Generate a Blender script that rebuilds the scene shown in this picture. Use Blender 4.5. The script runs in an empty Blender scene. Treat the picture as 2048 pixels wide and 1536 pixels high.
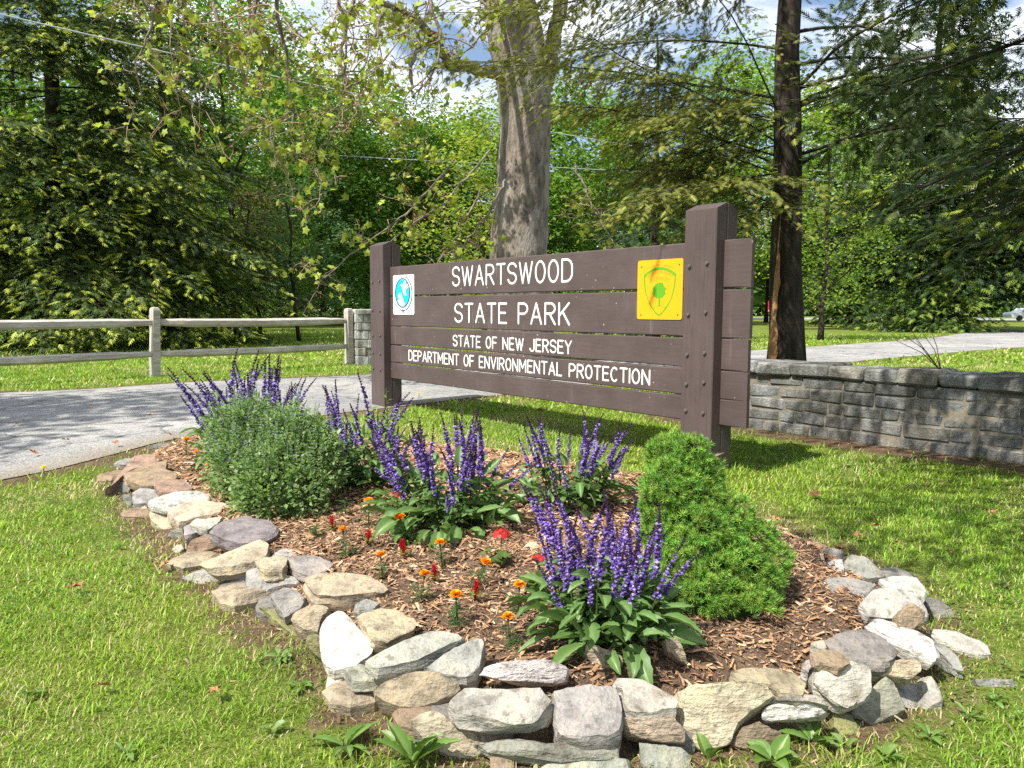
import bpy, bmesh, math, random
import numpy as np
from mathutils import Vector, Matrix
from mathutils.geometry import tessellate_polygon

random.seed(11)
RNG = np.random.default_rng(11)
sc = bpy.context.scene
COL = sc.collection
rad = math.radians

# ------------------------------------------------------------------ camera
PITCH, ROLL, EYE, FPX = 5.45, 0.23, 1.0, 1550.0      # focal length in pixels of a 2048 wide frame
cam_d = bpy.data.cameras.new('camera')
cam = bpy.data.objects.new('camera', cam_d)
COL.objects.link(cam)
cam.location = (0, 0, EYE)
cam.rotation_euler = (rad(90 - PITCH), -rad(ROLL), 0)
cam_d.sensor_width = 36
cam_d.lens = 36 * FPX / 2048
cam_d.clip_start = 0.05
cam_d.clip_end = 2000
sc.camera = cam

# ------------------------------------------------------------------ sky, sun, exposure
SUN_H = np.array([-0.728, -0.685]); SUN_H = SUN_H / np.linalg.norm(SUN_H)
SUN_EL = rad(53)
world = bpy.data.worlds.new('World')
sc.world = world
world.use_nodes = True
wn, wl = world.node_tree.nodes, world.node_tree.links
wn.clear()
w_out = wn.new('ShaderNodeOutputWorld')
w_bg = wn.new('ShaderNodeBackground')
w_bg.inputs['Strength'].default_value = 0.1
w_sky = wn.new('ShaderNodeTexSky')
w_sky.sky_type = 'NISHITA'
w_sky.sun_disc = False
w_sky.sun_elevation = SUN_EL
w_sky.sun_rotation = math.atan2(SUN_H[0], SUN_H[1])
w_tc = wn.new('ShaderNodeTexCoord')
w_map = wn.new('ShaderNodeMapping')
w_map.inputs['Scale'].default_value = (1, 1, 2.2)
w_map.inputs['Location'].default_value = (0.3, 0.0, 0.15)
w_no = wn.new('ShaderNodeTexNoise')
w_no.inputs['Scale'].default_value = 2.6
w_no.inputs['Detail'].default_value = 9
w_no.inputs['Roughness'].default_value = 0.58
w_rp = wn.new('ShaderNodeValToRGB')
w_rp.color_ramp.elements[0].position = 0.47
w_rp.color_ramp.elements[1].position = 0.60
w_mix = wn.new('ShaderNodeMix')
w_mix.data_type = 'RGBA'
w_mix.inputs['B'].default_value = (9.2, 9.4, 9.8, 1)
wl.new(w_tc.outputs['Generated'], w_map.inputs['Vector'])
wl.new(w_map.outputs['Vector'], w_no.inputs['Vector'])
wl.new(w_no.outputs['Fac'], w_rp.inputs['Fac'])
wl.new(w_rp.outputs['Color'], w_mix.inputs['Factor'])
wl.new(w_sky.outputs['Color'], w_mix.inputs['A'])
wl.new(w_mix.outputs['Result'], w_bg.inputs['Color'])
wl.new(w_bg.outputs['Background'], w_out.inputs['Surface'])

sun_d = bpy.data.lights.new('sun', 'SUN')
sun_d.energy = 4.6
sun_d.angle = rad(0.53)
sun_d.color = (1.0, 0.95, 0.86)
sun = bpy.data.objects.new('sun', sun_d)
COL.objects.link(sun)
SUN_V = Vector((SUN_H[0] * math.cos(SUN_EL), SUN_H[1] * math.cos(SUN_EL), math.sin(SUN_EL)))
sun.rotation_euler = (-SUN_V).to_track_quat('-Z', 'Y').to_euler()
sun.location = SUN_V * 60

sc.view_settings.view_transform = 'Standard'
sc.view_settings.look = 'None'
sc.view_settings.exposure = 0.88
sc.view_settings.gamma = 1
sc.render.engine = 'CYCLES'
sc.cycles.max_bounces = 6
sc.cycles.diffuse_bounces = 3
sc.cycles.glossy_bounces = 2
sc.cycles.transmission_bounces = 3
sc.cycles.transparent_max_bounces = 4
sc.cycles.caustics_reflective = False
sc.cycles.caustics_refractive = False
sc.cycles.sample_clamp_indirect = 6
sc.cycles.use_denoising = False

# ------------------------------------------------------------------ pixel helpers (give a real place on the ground or at a known depth)
CAM_M = Matrix.Translation(cam.location) @ cam.rotation_euler.to_matrix().to_4x4()
def ray(px, py):
    d = CAM_M.to_3x3() @ Vector(((px - 1024) / FPX, -(py - 768) / FPX, -1))
    return np.array(d)
def gp(px, py, z=0.0):
    d = ray(px, py)
    return np.array((0, 0, EYE)) + d * ((z - EYE) / d[2])
def at(px, py, Y):
    d = ray(px, py)
    return np.array((0, 0, EYE)) + d * (Y / d[1])

# ------------------------------------------------------------------ mesh helpers
def npmesh(name, V, faces, tint=None, smooth=False, sharp=None):
    V = np.ascontiguousarray(np.asarray(V, np.float32).reshape(-1, 3))
    faces = [np.asarray(f, np.int32) for f in (faces if isinstance(faces, list) else [faces]) if len(f)]
    me = bpy.data.meshes.new(name)
    me.vertices.add(len(V)); me.vertices.foreach_set('co', V.ravel())
    loops = np.concatenate([f.ravel() for f in faces])
    cnt = np.concatenate([np.full(len(f), f.shape[1], np.int32) for f in faces])
    st = np.concatenate([[0], np.cumsum(cnt)[:-1]]).astype(np.int32)
    me.loops.add(len(loops)); me.loops.foreach_set('vertex_index', loops)
    me.polygons.add(len(cnt)); me.polygons.foreach_set('loop_start', st)
    me.polygons.foreach_set('use_smooth', np.full(len(cnt), bool(smooth)))
    me.update(calc_edges=True)
    if smooth and sharp:
        me.set_sharp_from_angle(angle=rad(sharp))
    if tint is not None:
        tint = np.asarray(tint, np.float32)
        if tint.ndim == 1:
            tint = np.tile(tint, (len(V), 1))
        c = np.ones((len(V), 4), np.float32); c[:, :3] = tint
        a = me.attributes.new('tint', 'FLOAT_COLOR', 'POINT')
        a.data.foreach_set('color', c.ravel())
    return me

class MB:
    """collects pieces of one mesh"""
    def __init__(self): self.V, self.F, self.T, self.n = [], {}, [], 0
    def add(self, V, faces, tint=(1, 1, 1)):
        V = np.asarray(V, float).reshape(-1, 3)
        for f in (faces if isinstance(faces, list) else [faces]):
            f = np.asarray(f)
            if len(f): self.F.setdefault(f.shape[1], []).append(f + self.n)
        t = np.asarray(tint, float)
        self.T.append(np.tile(t, (len(V), 1)) if t.ndim == 1 else t)
        self.V.append(V); self.n += len(V)
        return self
    def mesh(self, name, smooth=False, sharp=None):
        return npmesh(name, np.concatenate(self.V), [np.concatenate(f) for f in self.F.values()], np.concatenate(self.T), smooth, sharp)

def stamp(tv, tf, pos, frames, tint):
    """copies of a small template: pos (k,3), frames (k,3,3) rows = scaled axes, tint (k,3)"""
    k, n = len(pos), len(tv)
    V = np.einsum('ni,kij->knj', tv, frames) + pos[:, None, :]
    F = [(np.asarray(f)[None] + (np.arange(k) * n)[:, None, None]).reshape(-1, np.asarray(f).shape[1]) for f in tf]
    return V.reshape(-1, 3), F, np.repeat(tint, n, axis=0)

def unit(a): return a / np.maximum(np.linalg.norm(a, axis=-1, keepdims=True), 1e-9)
def frames_from(d, nrm, sx, sy=None, sz=None):
    d = unit(d); y = unit(np.cross(nrm, d)); z = np.cross(d, y)
    sx = np.asarray(sx)[:, None]; sy = sx if sy is None else np.asarray(sy)[:, None]; sz = sx if sz is None else np.asarray(sz)[:, None]
    return np.stack([d * sx, y * sy, z * sz], 1)

def tube(path, radius, sides=6, noise=0.0, rng=None, cap=True):
    P = np.asarray(path, float); n = len(P)
    r = np.full(n, radius, float) if np.isscalar(radius) else np.asarray(radius, float)
    T = np.gradient(P, axis=0) if n > 2 else np.tile(P[1] - P[0], (2, 1)); T = unit(T)
    ref = np.array((0, 0, 1.0)) if abs(T[0, 2]) < .9 else np.array((1.0, 0, 0))
    u = unit(np.cross(T[0], ref)); V = []
    a = np.linspace(0, 2 * np.pi, sides, endpoint=False)
    for i in range(n):
        u = unit(u - T[i] * (u @ T[i])); w = np.cross(T[i], u)
        rr = r[i] * (1 + (noise * rng.standard_normal(sides) if noise else 0))
        V.append(P[i] + np.outer(np.cos(a) * rr, u) + np.outer(np.sin(a) * rr, w))
    V = np.concatenate(V)
    i = np.arange(n - 1)[:, None] * sides; j = np.arange(sides)[None]; k = (j + 1) % sides
    q = np.stack([i + j, i + k, i + sides + k, i + sides + j], -1).reshape(-1, 4)
    F = [q]
    if cap:
        c0, c1 = len(V), len(V) + 1
        V = np.vstack([V, P[0], P[-1]])
        j = np.arange(sides); k = (j + 1) % sides
        F.append(np.concatenate([np.stack([k, j, np.full(sides, c0)], -1), np.stack([(n - 1) * sides + j, (n - 1) * sides + k, np.full(sides, c1)], -1)]))
    return V, F

def box_chamfer(x0, x1, y0, y1, z0, z1, b=0.004, jit=0.0, rng=None):
    c = np.array([(sx, sy, sz) for sx in (0, 1) for sy in (0, 1) for sz in (0, 1)], float)
    lo, hi = np.array((x0, y0, z0)), np.array((x1, y1, z1))
    pts = []
    for s in c:
        base = lo + (hi - lo) * s
        if jit: base = base + rng.uniform(-jit, jit, 3)
        inw = np.where(s > .5, -1, 1) * b
        for ax in range(3):
            p = base + inw; p[ax] = base[ax]; pts.append(p)
    bm = bmesh.new()
    for p in pts: bm.verts.new(p)
    bmesh.ops.convex_hull(bm, input=bm.verts)
    bmesh.ops.dissolve_limit(bm, angle_limit=rad(1), verts=bm.verts, edges=bm.edges)
    return bm

def bm_mesh(name, bm):
    me = bpy.data.meshes.new(name); bm.to_mesh(me); bm.free()
    me.polygons.foreach_set('use_smooth', np.zeros(len(me.polygons), bool))
    return me

def ob(name, me, mat, parent=None, world=False, label=None, kind=None):
    o = bpy.data.objects.new(name, me); COL.objects.link(o)
    if mat is not None and not me.materials: me.materials.append(mat)
    if parent is not None:
        o.parent = parent
        if world: o.matrix_parent_inverse = Matrix.Translation(-Vector(parent.location))
    if label: o['label'] = label
    if kind: o['kind'] = kind
    return o

def tag(o, label, cat, group=None, kind=None):
    o['label'] = label; o['category'] = cat
    if group: o['group'] = group
    if kind: o['kind'] = kind
    return o

def thing(name, label, cat, loc, group=None, rz=0.0):
    o = bpy.data.objects.new(name, None); COL.objects.link(o)
    o.empty_display_size = 0.1
    o.location = Vector([float(v) for v in loc]); o.rotation_euler = (0, 0, rz)
    return tag(o, label, cat, group)

# ------------------------------------------------------------------ materials
class NT:
    def __init__(self, name):
        self.m = bpy.data.materials.new(name); self.m.use_nodes = True
        self.t = self.m.node_tree; self.n = self.t.nodes; self.l = self.t.links
        self.n.clear(); self.out = self.n.new('ShaderNodeOutputMaterial')
    def new(self, t, **kw):
        n = self.n.new('ShaderNode' + t)
        for k, v in kw.items(): setattr(n, k, v)
        return n
    def link(self, a, b): self.l.new(a, b)
    def coords(self, kind='Object', scale=(1, 1, 1), rot=(0, 0, 0)):
        tc = self.new('TexCoord'); mp = self.new('Mapping')
        mp.inputs['Scale'].default_value = scale; mp.inputs['Rotation'].default_value = rot
        self.link(tc.outputs[kind], mp.inputs['Vector']); return mp.outputs['Vector']
    def world_coords(self, scale=(1, 1, 1)):
        g = self.new('NewGeometry'); mp = self.new('Mapping'); mp.inputs['Scale'].default_value = scale
        self.link(g.outputs['Position'], mp.inputs['Vector']); return mp.outputs['Vector']
    def noise(self, vec, scale, detail=4, rough=.55, out='Fac'):
        n = self.new('TexNoise'); n.inputs['Scale'].default_value = scale; n.inputs['Detail'].default_value = detail
        n.inputs['Roughness'].default_value = rough; self.link(vec, n.inputs['Vector']); return n.outputs[out]
    def ramp(self, fac, stops, interp='LINEAR'):
        r = self.new('ValToRGB'); r.color_ramp.interpolation = interp
        e = r.color_ramp.elements
        while len(e) < len(stops): e.new(0.5)
        for i, (p, c) in enumerate(stops):
            e[i].position = p; e[i].color = (c, c, c, 1) if np.isscalar(c) else (*c, 1)
        self.link(fac, r.inputs['Fac']); return r.outputs['Color']
    def mix(self, a, b, fac, mode='MIX'):
        m = self.new('Mix', data_type='RGBA', blend_type=mode)
        for s, v in (('A', a), ('B', b)):
            if hasattr(v, 'is_linked') or hasattr(v, 'links'): self.link(v, m.inputs[s])
            else: m.inputs[s].default_value = (*v, 1) if len(v) == 3 else v
        if hasattr(fac, 'links'): self.link(fac, m.inputs['Factor'])
        else: m.inputs['Factor'].default_value = fac
        return m.outputs['Result']
    def attr(self, name, out='Color', typ='GEOMETRY'):
        a = self.new('Attribute'); a.attribute_name = name; a.attribute_type = typ; return a.outputs[out]
    def math(self, op, a, b=None, clamp=False):
        m = self.new('Math', operation=op, use_clamp=clamp)
        for i, v in enumerate((a, b)):
            if v is None: continue
            if hasattr(v, 'links'): self.link(v, m.inputs[i])
            else: m.inputs[i].default_value = v
        return m.outputs[0]
    def bump(self, h, strength=.4, dist=.01):
        b = self.new('Bump'); b.inputs['Strength'].default_value = strength; b.inputs['Distance'].default_value = dist
        self.link(h, b.inputs['Height']); return b.outputs['Normal']
    def pbsdf(self, color, rough=.7, spec=.3, normal=None):
        p = self.new('BsdfPrincipled')
        if hasattr(color, 'links'): self.link(color, p.inputs['Base Color'])
        else: p.inputs['Base Color'].default_value = (*color, 1)
        if hasattr(rough, 'links'): self.link(rough, p.inputs['Roughness'])
        else: p.inputs['Roughness'].default_value = rough
        p.inputs['Specular IOR Level'].default_value = spec
        if normal is not None: self.link(normal, p.inputs['Normal'])
        return p.outputs['BSDF']
    def surf(self, s): self.link(s, self.out.inputs['Surface']); return self.m

def m_leaf(name, trans=.35, rough=.5, spec=.3, var=.5):
    t = NT(name)
    c = t.attr('tint')
    g = t.new('NewGeometry')
    f = t.math('MULTIPLY_ADD', g.outputs['Random Per Island'], var)
    f.node.inputs[2].default_value = 1 - var / 2
    hsv = t.new('HueSaturation'); t.link(c, hsv.inputs['Color']); t.link(f, hsv.inputs['Value'])
    col = hsv.outputs['Color']
    p = t.pbsdf(col, rough, spec)
    tr = t.new('BsdfTranslucent')
    t.link(t.mix(col, (1.25, 1.3, .75), 1.0, 'MULTIPLY'), tr.inputs['Color'])
    mx = t.new('MixShader'); mx.inputs[0].default_value = trans
    t.link(p, mx.inputs[1]); t.link(tr.outputs['BSDF'], mx.inputs[2])
    return t.surf(mx.outputs[0])

def m_flat(name, col, rough=.6, spec=.3):
    t = NT(name); return t.surf(t.pbsdf(col, rough, spec))

def m_tint(name, rough=.8, spec=.2, bump=0.0, scale=20, var=.35, zs=1.0):
    """vertex colour times fine mottling"""
    t = NT(name); v = t.world_coords((1, 1, zs))
    n = t.noise(v, scale, 5, .6)
    col = t.mix(t.attr('tint'), t.ramp(n, [(.3, 1 - var), (.7, 1 + var)]), 1.0, 'MULTIPLY')
    return t.surf(t.pbsdf(col, rough, spec, t.bump(n, .5, bump) if bump else None))

def m_bark(name, a, b, c, scale=9, zs=.25, bump=.03, patch=None):
    t = NT(name); v = t.world_coords((1, 1, zs))
    n1 = t.noise(v, scale, 8, .65); n2 = t.noise(t.world_coords((1, 1, .6)), scale * .25, 4, .6)
    col = t.mix(t.ramp(n1, [(.33, a), (.52, b), (.72, c)]), t.ramp(n2, [(.3, (.6, .58, .55)), (.65, (1.15, 1.12, 1.05))]), 1.0, 'MULTIPLY')
    if patch:
        n3 = t.noise(t.world_coords((1, 1, .45)), 3.4, 3, .5)
        col = t.mix(col, patch, t.ramp(n3, [(.56, 0), (.62, .75)]))
    w = t.new('TexVoronoi'); w.feature = 'DISTANCE_TO_EDGE'; w.inputs['Scale'].default_value = scale * 1.6
    t.link(v, w.inputs['Vector'])
    h = t.math('ADD', n1, t.math('MULTIPLY', w.outputs['Distance'], .5))
    return t.surf(t.pbsdf(col, .9, .15, t.bump(h, .9, bump)))

def m_paint():
    t = NT('brown_paint'); v = t.coords('Object', (1.6, 30, 22)); o = t.coords('Object', (1, 1, 1))
    g = t.noise(v, 3.0, 5, .6); n = t.noise(o, 3.5, 4)
    col = t.mix(t.ramp(g, [(.25, (.076, .054, .051)), (.75, (.095, .070, .066))]), t.ramp(n, [(.3, .82), (.7, 1.15)]), 1.0, 'MULTIPLY')
    drip = t.noise(t.coords('Object', (11, 1, .9)), 2.0, 3, .5)
    col = t.mix(col, (.26, .24, .24), t.math('MULTIPLY', t.ramp(drip, [(.62, 0), (.75, .5)]), t.ramp(n, [(.45, 0), (.65, .8)])))
    chip = t.noise(o, 34, 2, .4)
    col = t.mix(col, (.42, .36, .30), t.ramp(chip, [(.735, 0), (.76, .8)]))
    return t.surf(t.pbsdf(col, t.ramp(n, [(.3, .42), (.7, .6)]), .35, t.bump(g, .22, .003)))

def m_post_paint():
    t = NT('brown_post_paint'); v = t.coords('Object', (26, 26, 1.3)); o = t.coords('Object', (1, 1, 1))
    g = t.noise(v, 3.0, 5, .6); n = t.noise(o, 3.0, 4)
    col = t.mix(t.ramp(g, [(.25, (.076, .054, .051)), (.75, (.095, .070, .066))]), t.ramp(n, [(.3, .82), (.7, 1.15)]), 1.0, 'MULTIPLY')
    crack = t.noise(t.coords('Object', (14, 14, .5)), 2.2, 2, .5)
    ck = t.ramp(crack, [(.492, 0), (.5, 1), (.508, 0)])
    col = t.mix(col, (.02, .014, .012), t.math('MULTIPLY', ck, .35))
    return t.surf(t.pbsdf(col, .5, .35, t.bump(t.math('SUBTRACT', g, t.math('MULTIPLY', ck, .5)), .4, .005)))

def m_stone(name, rough=.85):
    """rock: the object's own colour with bands, blotches, lichen and grit"""
    t = NT(name); oi = t.new('ObjectInfo'); v = t.coords('Object', (1, 1, 1))
    add = t.new('VectorMath', operation='ADD'); t.link(v, add.inputs[0]); t.link(oi.outputs['Random'], add.inputs[1])
    v = add.outputs[0]
    mp = t.new('Mapping'); mp.inputs['Scale'].default_value = (1, 1, 3); mp.inputs['Rotation'].default_value = (.2, .15, 0)
    t.link(v, mp.inputs['Vector'])
    big = t.noise(v, 14, 4, .6); fine = t.noise(v, 120, 5, .7); band = t.noise(mp.outputs['Vector'], 22, 4, .6)
    col = t.mix(oi.outputs['Color'], t.ramp(big, [(.28, (.48, .46, .43)), (.48, (.95, .95, .95)), (.72, (1.25, 1.18, 1.05))]), 1.0, 'MULTIPLY')
    col = t.mix(col, t.ramp(fine, [(.25, .68), (.6, 1.08), (.8, 1.2)]), .8, 'MULTIPLY')
    col = t.mix(col, t.ramp(band, [(.32, .66), (.65, 1.12)]), .38, 'MULTIPLY')
    lich = t.noise(v, 38, 3, .5)
    col = t.mix(col, (.12, .10, .075), t.ramp(lich, [(.58, 0), (.68, .6)]))
    rust = t.noise(v, 9, 4, .6)
    col = t.mix(col, (.34, .22, .12), t.ramp(rust, [(.6, 0), (.72, .4)]))
    h = t.math('ADD', t.math('MULTIPLY', big, 1.2), t.math('ADD', t.math('MULTIPLY', fine, .35), t.math('MULTIPLY', band, .8)))
    return t.surf(t.pbsdf(col, rough, .2, t.bump(h, .95, .016)))

def m_ground():
    t = NT('lawn_soil'); v = t.world_coords()
    n1 = t.noise(v, 1.1, 5, .6); n2 = t.noise(v, 9, 6, .7); n3 = t.noise(v, 70, 4, .7)
    grass = t.mix(t.ramp(n1, [(.3, (.11, .17, .024)), (.5, (.15, .20, .034)), (.7, (.21, .22, .06))]), t.ramp(n2, [(.3, .65), (.7, 1.25)]), 1.0, 'MULTIPLY')
    grass = t.mix(grass, t.ramp(n3, [(.3, .5), (.65, 1.3)]), .9, 'MULTIPLY')
    soil = t.mix(t.ramp(n2, [(.3, (.09, .058, .036)), (.55, (.17, .115, .072)), (.75, (.30, .22, .14))]), t.ramp(n3, [(.3, .55), (.7, 1.35)]), 1.0, 'MULTIPLY')
    s = t.attr('soil', 'Fac')
    f = t.ramp(t.math('ADD', s, t.math('MULTIPLY', t.math('SUBTRACT', n2, .5), .9)), [(.38, 0), (.56, 1)])
    return t.surf(t.pbsdf(t.mix(grass, soil, f), .95, .1, t.bump(t.math('ADD', n3, n2), .8, .03)))

def m_road():
    t = NT('worn_asphalt'); v = t.world_coords()
    n1 = t.noise(v, .55, 5, .6); n2 = t.noise(v, 6, 6, .7); n3 = t.noise(v, 90, 4, .75)
    vo = t.new('TexVoronoi'); vo.inputs['Scale'].default_value = 55; t.link(v, vo.inputs['Vector'])
    col = t.mix(t.ramp(n1, [(.3, (.21, .21, .21)), (.5, (.29, .285, .275)), (.7, (.39, .38, .355))]), t.ramp(n2, [(.3, .75), (.7, 1.2)]), 1.0, 'MULTIPLY')
    col = t.mix(col, t.ramp(n3, [(.25, .55), (.7, 1.4)]), .85, 'MULTIPLY')
    bw = t.new('RGBToBW'); t.link(vo.outputs['Color'], bw.inputs[0])
    col = t.mix(col, t.ramp(bw.outputs[0], [(.2, .7), (.8, 1.4)]), .7, 'MULTIPLY')
    wv = t.new('VectorMath', operation='ADD'); t.link(v, wv.inputs[0])
    wn_ = t.new('TexNoise'); wn_.inputs['Scale'].default_value = 1.5; wn_.inputs['Detail'].default_value = 5; t.link(v, wn_.inputs['Vector']); t.link(wn_.outputs['Color'], wv.inputs[1])
    ck = t.new('TexVoronoi'); ck.feature = 'DISTANCE_TO_EDGE'; ck.inputs['Scale'].default_value = .55; t.link(wv.outputs[0], ck.inputs['Vector'])
    col = t.mix(col, (.09, .085, .08), t.ramp(ck.outputs['Distance'], [(.004, .65), (.014, 0)]))
    e = t.attr('edge', 'Fac')
    f = t.ramp(t.math('ADD', e, t.math('MULTIPLY', t.math('SUBTRACT', n2, .5), .9)), [(.5, 0), (.95, .7)])
    col = t.mix(col, (.24, .19, .13), f)
    return t.surf(t.pbsdf(col, .9, .2, t.bump(t.math('ADD', n3, t.math('MULTIPLY', vo.outputs['Distance'], .8)), .8, .012)))

def m_mulch_bed():
    t = NT('mulch_soil'); v = t.world_coords()
    n2 = t.noise(v, 12, 6, .7); n3 = t.noise(v, 130, 4, .7)
    c = t.mix(t.ramp(n2, [(.3, (.115, .080, .054)), (.6, (.21, .145, .098)), (.8, (.31, .215, .14))]), t.ramp(n3, [(.3, .5), (.7, 1.4)]), 1.0, 'MULTIPLY')
    return t.surf(t.pbsdf(c, .95, .1, t.bump(t.math('ADD', n2, n3), .9, .02)))

def m_weathered():
    t = NT('weathered_rail_wood'); v = t.coords('Object', (2, 18, 18)); o = t.coords('Object', (1, 1, 1))
    g = t.noise(v, 3, 6, .65); n = t.noise(o, 1.6, 4)
    col = t.mix(t.ramp(g, [(.28, (.25, .22, .19)), (.5, (.46, .42, .37)), (.75, (.66, .62, .57))]), t.ramp(n, [(.3, .75), (.7, 1.15)]), 1.0, 'MULTIPLY')
    return t.surf(t.pbsdf(col, .85, .15, t.bump(g, .5, .01)))

def m_wall_stone():
    t = NT('wall_block_stone'); oi = t.new('ObjectInfo'); v = t.world_coords()
    n = t.noise(v, 9, 5, .65); f = t.noise(v, 60, 5, .7); st = t.noise(t.world_coords((1, 1, .18)), 7, 4, .6)
    r = t.ramp(oi.outputs['Random'], [(0, (.17, .175, .17)), (.35, (.23, .23, .21)), (.7, (.28, .29, .29)), (1, (.34, .32, .27))])
    col = t.mix(r, oi.outputs['Color'], 1.0, 'MULTIPLY')
    col = t.mix(col, t.ramp(n, [(.3, .6), (.7, 1.2)]), 1.0, 'MULTIPLY')
    col = t.mix(col, t.ramp(f, [(.3, .65), (.7, 1.25)]), .9, 'MULTIPLY')
    col = t.mix(col, (.07, .068, .055), t.ramp(st, [(.40, 0), (.60, .68)]))
    return t.surf(t.pbsdf(col, .9, .15, t.bump(t.math('ADD', n, f), .8, .02)))

def m_noisecol(name, a, b, scale=10, rough=.9, bump=.01):
    t = NT(name); v = t.world_coords(); n = t.noise(v, scale, 6, .7)
    return t.surf(t.pbsdf(t.ramp(n, [(.3, a), (.7, b)]), rough, .15, t.bump(n, .7, bump)))

M = dict(
    leaf=m_leaf('foliage', .45), grass=m_leaf('grass_blade', .35, .45, .35, .6), needle=m_leaf('needles', .22, .5, .3, .5),
    bigleaf=m_leaf('broad_leaf', .28, .42, .4, .35), petal=m_leaf('petal', .3, .6, .2, .5),
    paint=m_paint(), post=m_post_paint(), stone=m_stone('field_stone'), ground=m_ground(), road=m_road(), bed=m_mulch_bed(),
    chip=m_tint('wood_chip', .85, .15, 0.003, 160, .3), rail=m_weathered(), wall=m_wall_stone(),
    mortar=m_noisecol('mortar', (.14, .125, .10), (.27, .24, .185), 25), wood=m_tint('twig_bark', .9, .1, .01, 30, .4, .4),
    syc=m_bark('sycamore_bark', (.115, .098, .083), (.215, .187, .163), (.31, .28, .25), 13, .32, .045, (.28, .255, .225)),
    hem=m_bark('hemlock_bark', (.018, .015, .012), (.044, .036, .030), (.095, .078, .066), 10, .2, .05),
    strip=m_bark('bare_wood', (.16, .085, .045), (.33, .185, .095), (.42, .27, .15), 8, .12, .012),
    white=m_flat('white_letter_paint', (.82, .81, .78), .5), plate_w=m_flat('white_enamel', (.80, .81, .82), .35, .5),
    plate_y=m_flat('yellow_enamel', (.76, .37, .0), .4, .45), green=m_flat('green_ink', (.10, .33, .01), .5),
    olive=m_flat('faded_olive_ink', (.42, .36, .02), .5), cyan=m_flat('cyan_ink', (.005, .52, .82), .45), navy=m_flat('dark_ink', (.012, .03, .05), .45),
    pale=m_flat('pale_blue_ink', (.55, .80, .88), .45), rust=m_flat('rusty_screw', (.16, .06, .02), .7), steel=m_flat('painted_bolt', (.105, .08, .076), .35, .6),
    wire=m_flat('wire_sheath', (.42, .44, .46), .5), metal=m_flat('galvanised', (.35, .36, .37), .4, .5), red=m_flat('red_sign', (.55, .03, .03), .5),
    car=m_flat('car_paint', (.55, .58, .62), .25, .6), glass=m_flat('car_glass', (.02, .025, .03), .1, .6), tyre=m_flat('tyre', (.02, .02, .02), .8),
    dead=m_tint('dry_leaf', .8, .15, .0, 60, .35),
)

# ------------------------------------------------------------------ plan of the place
def catmull(P, n=8, closed=False):
    P = np.asarray(P, float); out = []; m = len(P)
    for i in range(m if closed else m - 1):
        p = [P[(i + k) % m] if closed else P[min(max(i + k, 0), m - 1)] for k in (-1, 0, 1, 2)]
        for t in np.linspace(0, 1, n, endpoint=False):
            out.append(.5 * ((2 * p[1]) + (-p[0] + p[2]) * t + (2 * p[0] - 5 * p[1] + 4 * p[2] - p[3]) * t * t + (-p[0] + 3 * p[1] - 3 * p[2] + p[3]) * t ** 3))
    if not closed: out.append(P[-1])
    return np.array(out)

def inside(poly, xy):
    x, y = xy[:, 0], xy[:, 1]; c = np.zeros(len(xy), bool); n = len(poly)
    for i in range(n):
        x1, y1 = poly[i]; x2, y2 = poly[(i + 1) % n]
        h = (y1 > y) != (y2 > y)
        c ^= h & (x < (x2 - x1) * (y - y1) / ((y2 - y1) if y2 != y1 else 1e-9) + x1)
    return c

def dist_poly(poly, xy, closed=True):
    d = np.full(len(xy), 1e9); n = len(poly)
    for i in range(n if closed else n - 1):
        a, b = poly[i], poly[(i + 1) % n]; ab = b - a
        t = np.clip(((xy - a) @ ab) / max(ab @ ab, 1e-12), 0, 1)
        d = np.minimum(d, np.linalg.norm(xy - (a + t[:, None] * ab), axis=1))
    return d

def sstep(a, b, x):
    t = np.clip((x - a) / (b - a), 0, 1); return t * t * (3 - 2 * t)

BED = catmull([gp(*p)[:2] for p in [(228, 975), (300, 1075), (390, 1165), (500, 1245), (610, 1330), (700, 1420), (840, 1505), (1010, 1530), (1250, 1540),
      (1450, 1512), (1650, 1482), (1790, 1432), (1860, 1360), (1900, 1290), (1870, 1225), (1760, 1140), (1610, 1070), (1440, 1000), (1255, 960), (1030, 918)]]
      + [(-.75, 5.5), (-1.5, 5.75), (-2.2, 5.6), (-2.55, 5.25)], 5, True)
ROAD_N = catmull([(-9, -1.5), (-4.2, 2.2), gp(0, 962)[:2], gp(400, 868)[:2], (-1.45, 7.6), gp(960, 794)[:2], (.9, 10.2), (3.2, 12.3), gp(1723, 722)[:2], gp(2048, 695)[:2], (24, 27.5), (60, 42)], 8)
ROAD_F = catmull([(-30, 3), (-14, 5.9), gp(0, 786)[:2], gp(380, 765)[:2], gp(740, 750)[:2], (.2, 14.2), (3, 16.6), gp(1511, 701)[:2], (15, 28.5), gp(2048, 659)[:2], (60, 62)], 8)
ROAD = np.vstack([ROAD_N, ROAD_F[::-1]])
WALL_A, WALL_B = gp(1511, 857)[:2], gp(2048, 929)[:2]
WD = (WALL_B - WALL_A) / np.linalg.norm(WALL_B - WALL_A)          # along the low wall
WN = np.array([-WD[1], WD[0]]); WN = WN if WN[1] > 0 else -WN     # to its far side
W0, W1 = WALL_A - WD * 0.75, WALL_B + WD * 1.6
def bed_z(xy):
    d = np.where(inside(BED, xy), dist_poly(BED, xy), -1)
    b = .003 + .102 * sstep(.07, .30, d) + .03 * sstep(.25, .9, d)
    x, y = xy[:, 0], xy[:, 1]
    b = b + (.008 * np.sin(9 * x + 2 * np.sin(5 * y)) + .006 * np.sin(14 * y + 3 * np.cos(7 * x))) * sstep(.1, .3, d)
    return np.where(d > 0, b, 0)
def bz(x, y): return float(bed_z(np.array([[x, y]]))[0])

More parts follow.
